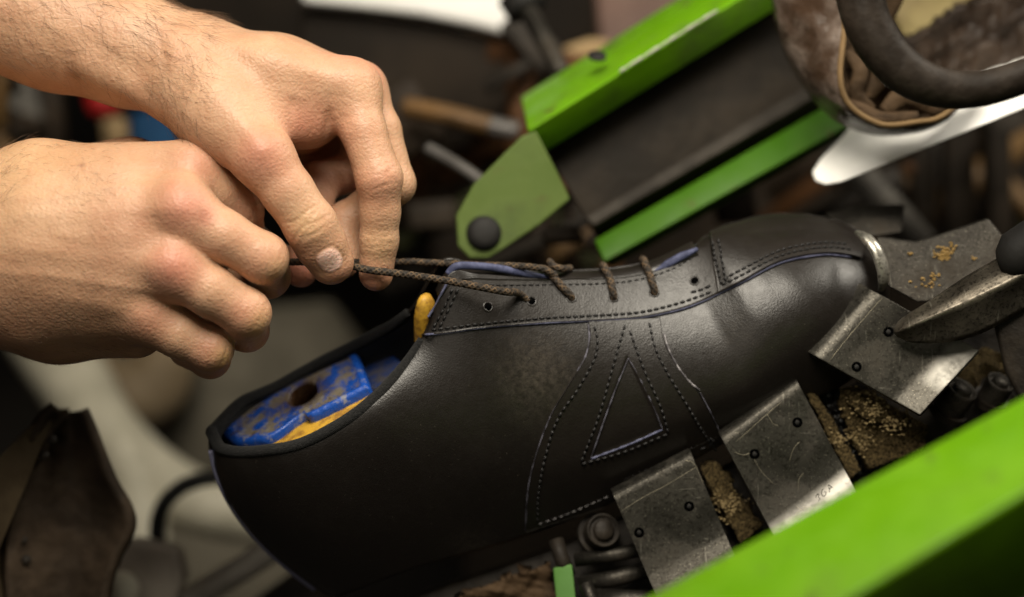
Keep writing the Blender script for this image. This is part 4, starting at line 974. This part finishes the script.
mk('rim', *loft(CP([(-40, 640, 40), (-40, 500, 52), (0, 456, 56), (30, 426, 62), (56, 409, 66), (72, 408, 70), (50, 428, 70), (30, 458, 70), (14, 502, 70), (10, 560, 70), (22, 640, 70)]),
                CP([(-40, 640, 70), (-40, 500, 80), (0, 456, 80), (30, 426, 82), (56, 409, 84), (72, 408, 84), (50, 428, 84), (30, 458, 84), (14, 502, 84), (10, 560, 84), (22, 640, 84)])), plain('dark rim metal', (.05, .035, .02), (.085, .062, .036), .6, .2), lp, bevel=1.5)
for (x, y) in ((18, 520), (22, 540), (26, 560), (52, 440), (44, 456)):
    v, f = disc(C(x, y, 68), (.3, .2, 1), 2.2, 2.2, 14); mk('rivet', v, f, IRON, lp)
hs = empty('cast_housing', C(150, 480, 330), 'blurred beige cast housing curving behind the heel', 'machine housing')
v, f = tube(spline(CP([(40, 330, 380), (72, 380, 360), (105, 432, 340), (150, 475, 330), (205, 505, 320), (270, 520, 320)]), 40), np.interp(np.linspace(0, 1, 40), [0, .5, 1], [26, 21, 17]), 24); mk('arm', v, f, BEIGE, hs)
v, f = tube(spline(CP([(120, 445, 330), (138, 490, 320), (140, 540, 310), (140, 640, 300)]), 30), 17, 24); mk('leg', v, f, BEIGE, hs)
v, f = tube(spline(CP([(60, 330, 420), (95, 385, 400), (150, 390, 400), (170, 330, 420)]), 30), 24, 20); mk('hide_roll', v, f, plain('dim tan hide', (.20, .15, .09), (.12, .085, .045), .7), hs)
mk('back_plate', *prism([(52, 330), (330, 300), (420, 420), (330, 560), (300, 700), (52, 700)], 440, 20), plain('grey brown plate', (.085, .075, .055), (.20, .178, .135), .7, 0, 9), hs, bevel=4)
v, f = tube(spline(CP([(160, 560, 180), (157, 530, 180), (163, 506, 180), (180, 488, 182), (204, 479, 184), (235, 477, 190), (290, 480, 200)]), 40), 4.2, 14)
setp(mk('rubber_hose', v, f, BLACK), 'black rubber hose looping behind the heel of the shoe', 'hose')
gb = empty('clamp_bar', C(200, 570, 140), 'grey steel arm with clamp block below the heel', 'clamp bar')
v, f = tube(CP([(170, 612, 140), (240, 570, 140), (330, 512, 140)]), 6.5, 16); mk('bar', v, f, GREY, gb)
mk('clamp', *prism([(112, 560), (128, 540), (176, 552), (182, 580), (160, 640), (100, 640)], 132, 24), plain('dull clamp metal', (.40, .34, .28), (.52, .46, .38), .55, .1), gb, bevel=3)
v, f = disc(C(120, 590, 128), (0, .3, 1), 0, 0, 28, [(.01, 3), (7, 3), (9, 1), (9, -3)]); mk('button', v, f, BEIGE, gb)
mk('lower_bar', *prism([(200, 640), (290, 575), (330, 560), (340, 600), (260, 650)], 160, 20), IRON, gb, bevel=2)
# far blurred things between the arms
setp(mk('red_knob', *tube(spline(CP([(100, 84, 300), (103, 100, 300), (108, 118, 300)]), 10), np.array([4, 8, 10, 11, 11, 11, 11, 10, 8, 4.]) * 1.0, 16), REDM), 'small red knob blurred far behind the forearm', 'knob')
setp(mk('wood_post', *prism([(100, 118), (122, 116), (124, 160), (102, 160)], 330, 20), TAN, bevel=3), 'tan post under the red knob', 'post')
setp(mk('blue_box', *prism([(130, 112), (175, 108), (180, 160), (132, 160)], 340, 40), BLUM, bevel=3), 'dark blue box blurred behind the wrist', 'box')
setp(mk('grey_drum', *prism([(-60, 70), (48, 78), (30, 125), (-60, 130)], 560, 60), plain('charcoal', (.03, .03, .03), (.045, .045, .045), .7), bevel=10), 'charcoal shape blurred behind the fist', 'drum')
mk_fl = [[-4, -4, 0], [4, -4, 0], [4, 6, 0], [-4, 6, 0]]
me = bpy.data.meshes.new('floor'); me.from_pydata(mk_fl, [], [[0, 1, 2, 3]]); me.materials.append(FLOORM)
fl = bpy.data.objects.new('floor', me); COL.objects.link(fl); fl['kind'] = 'structure'

# ------------------------------------------------------------------ light
def area(name, loc, target, size, power, color):
    l = bpy.data.lights.new(name, 'AREA'); l.shape = 'RECTANGLE'; l.size, l.size_y = size; l.energy = power; l.color = color
    o = bpy.data.objects.new(name, l); COL.objects.link(o); o.location = loc
    o.rotation_euler = (Vector(target) - Vector(loc)).to_track_quat('-Z', 'Y').to_euler(); return o
area('ceiling_lamp', (-.02, -.10, 1.72), (.02, 0, 1), (.38, .5), 10.5, (1, .92, .78))
area('side_fill', (.7, .35, 1.6), (.08, 0, 1), (.3, .3), 5.5, (1, .93, .80))  # unseen light added, raised to whiten the blade at upper right
area('front_fill', (-.4, -1.2, 1.75), (0, 0, 1), (.5, .5), 1.1, (1, .90, .76))  # unseen fill light added from behind the camera
w = bpy.data.worlds.new('World'); SC.world = w; w.use_nodes = True
w.node_tree.nodes['Background'].inputs[0].default_value = (.05, .045, .038, 1); w.node_tree.nodes['Background'].inputs[1].default_value = .25
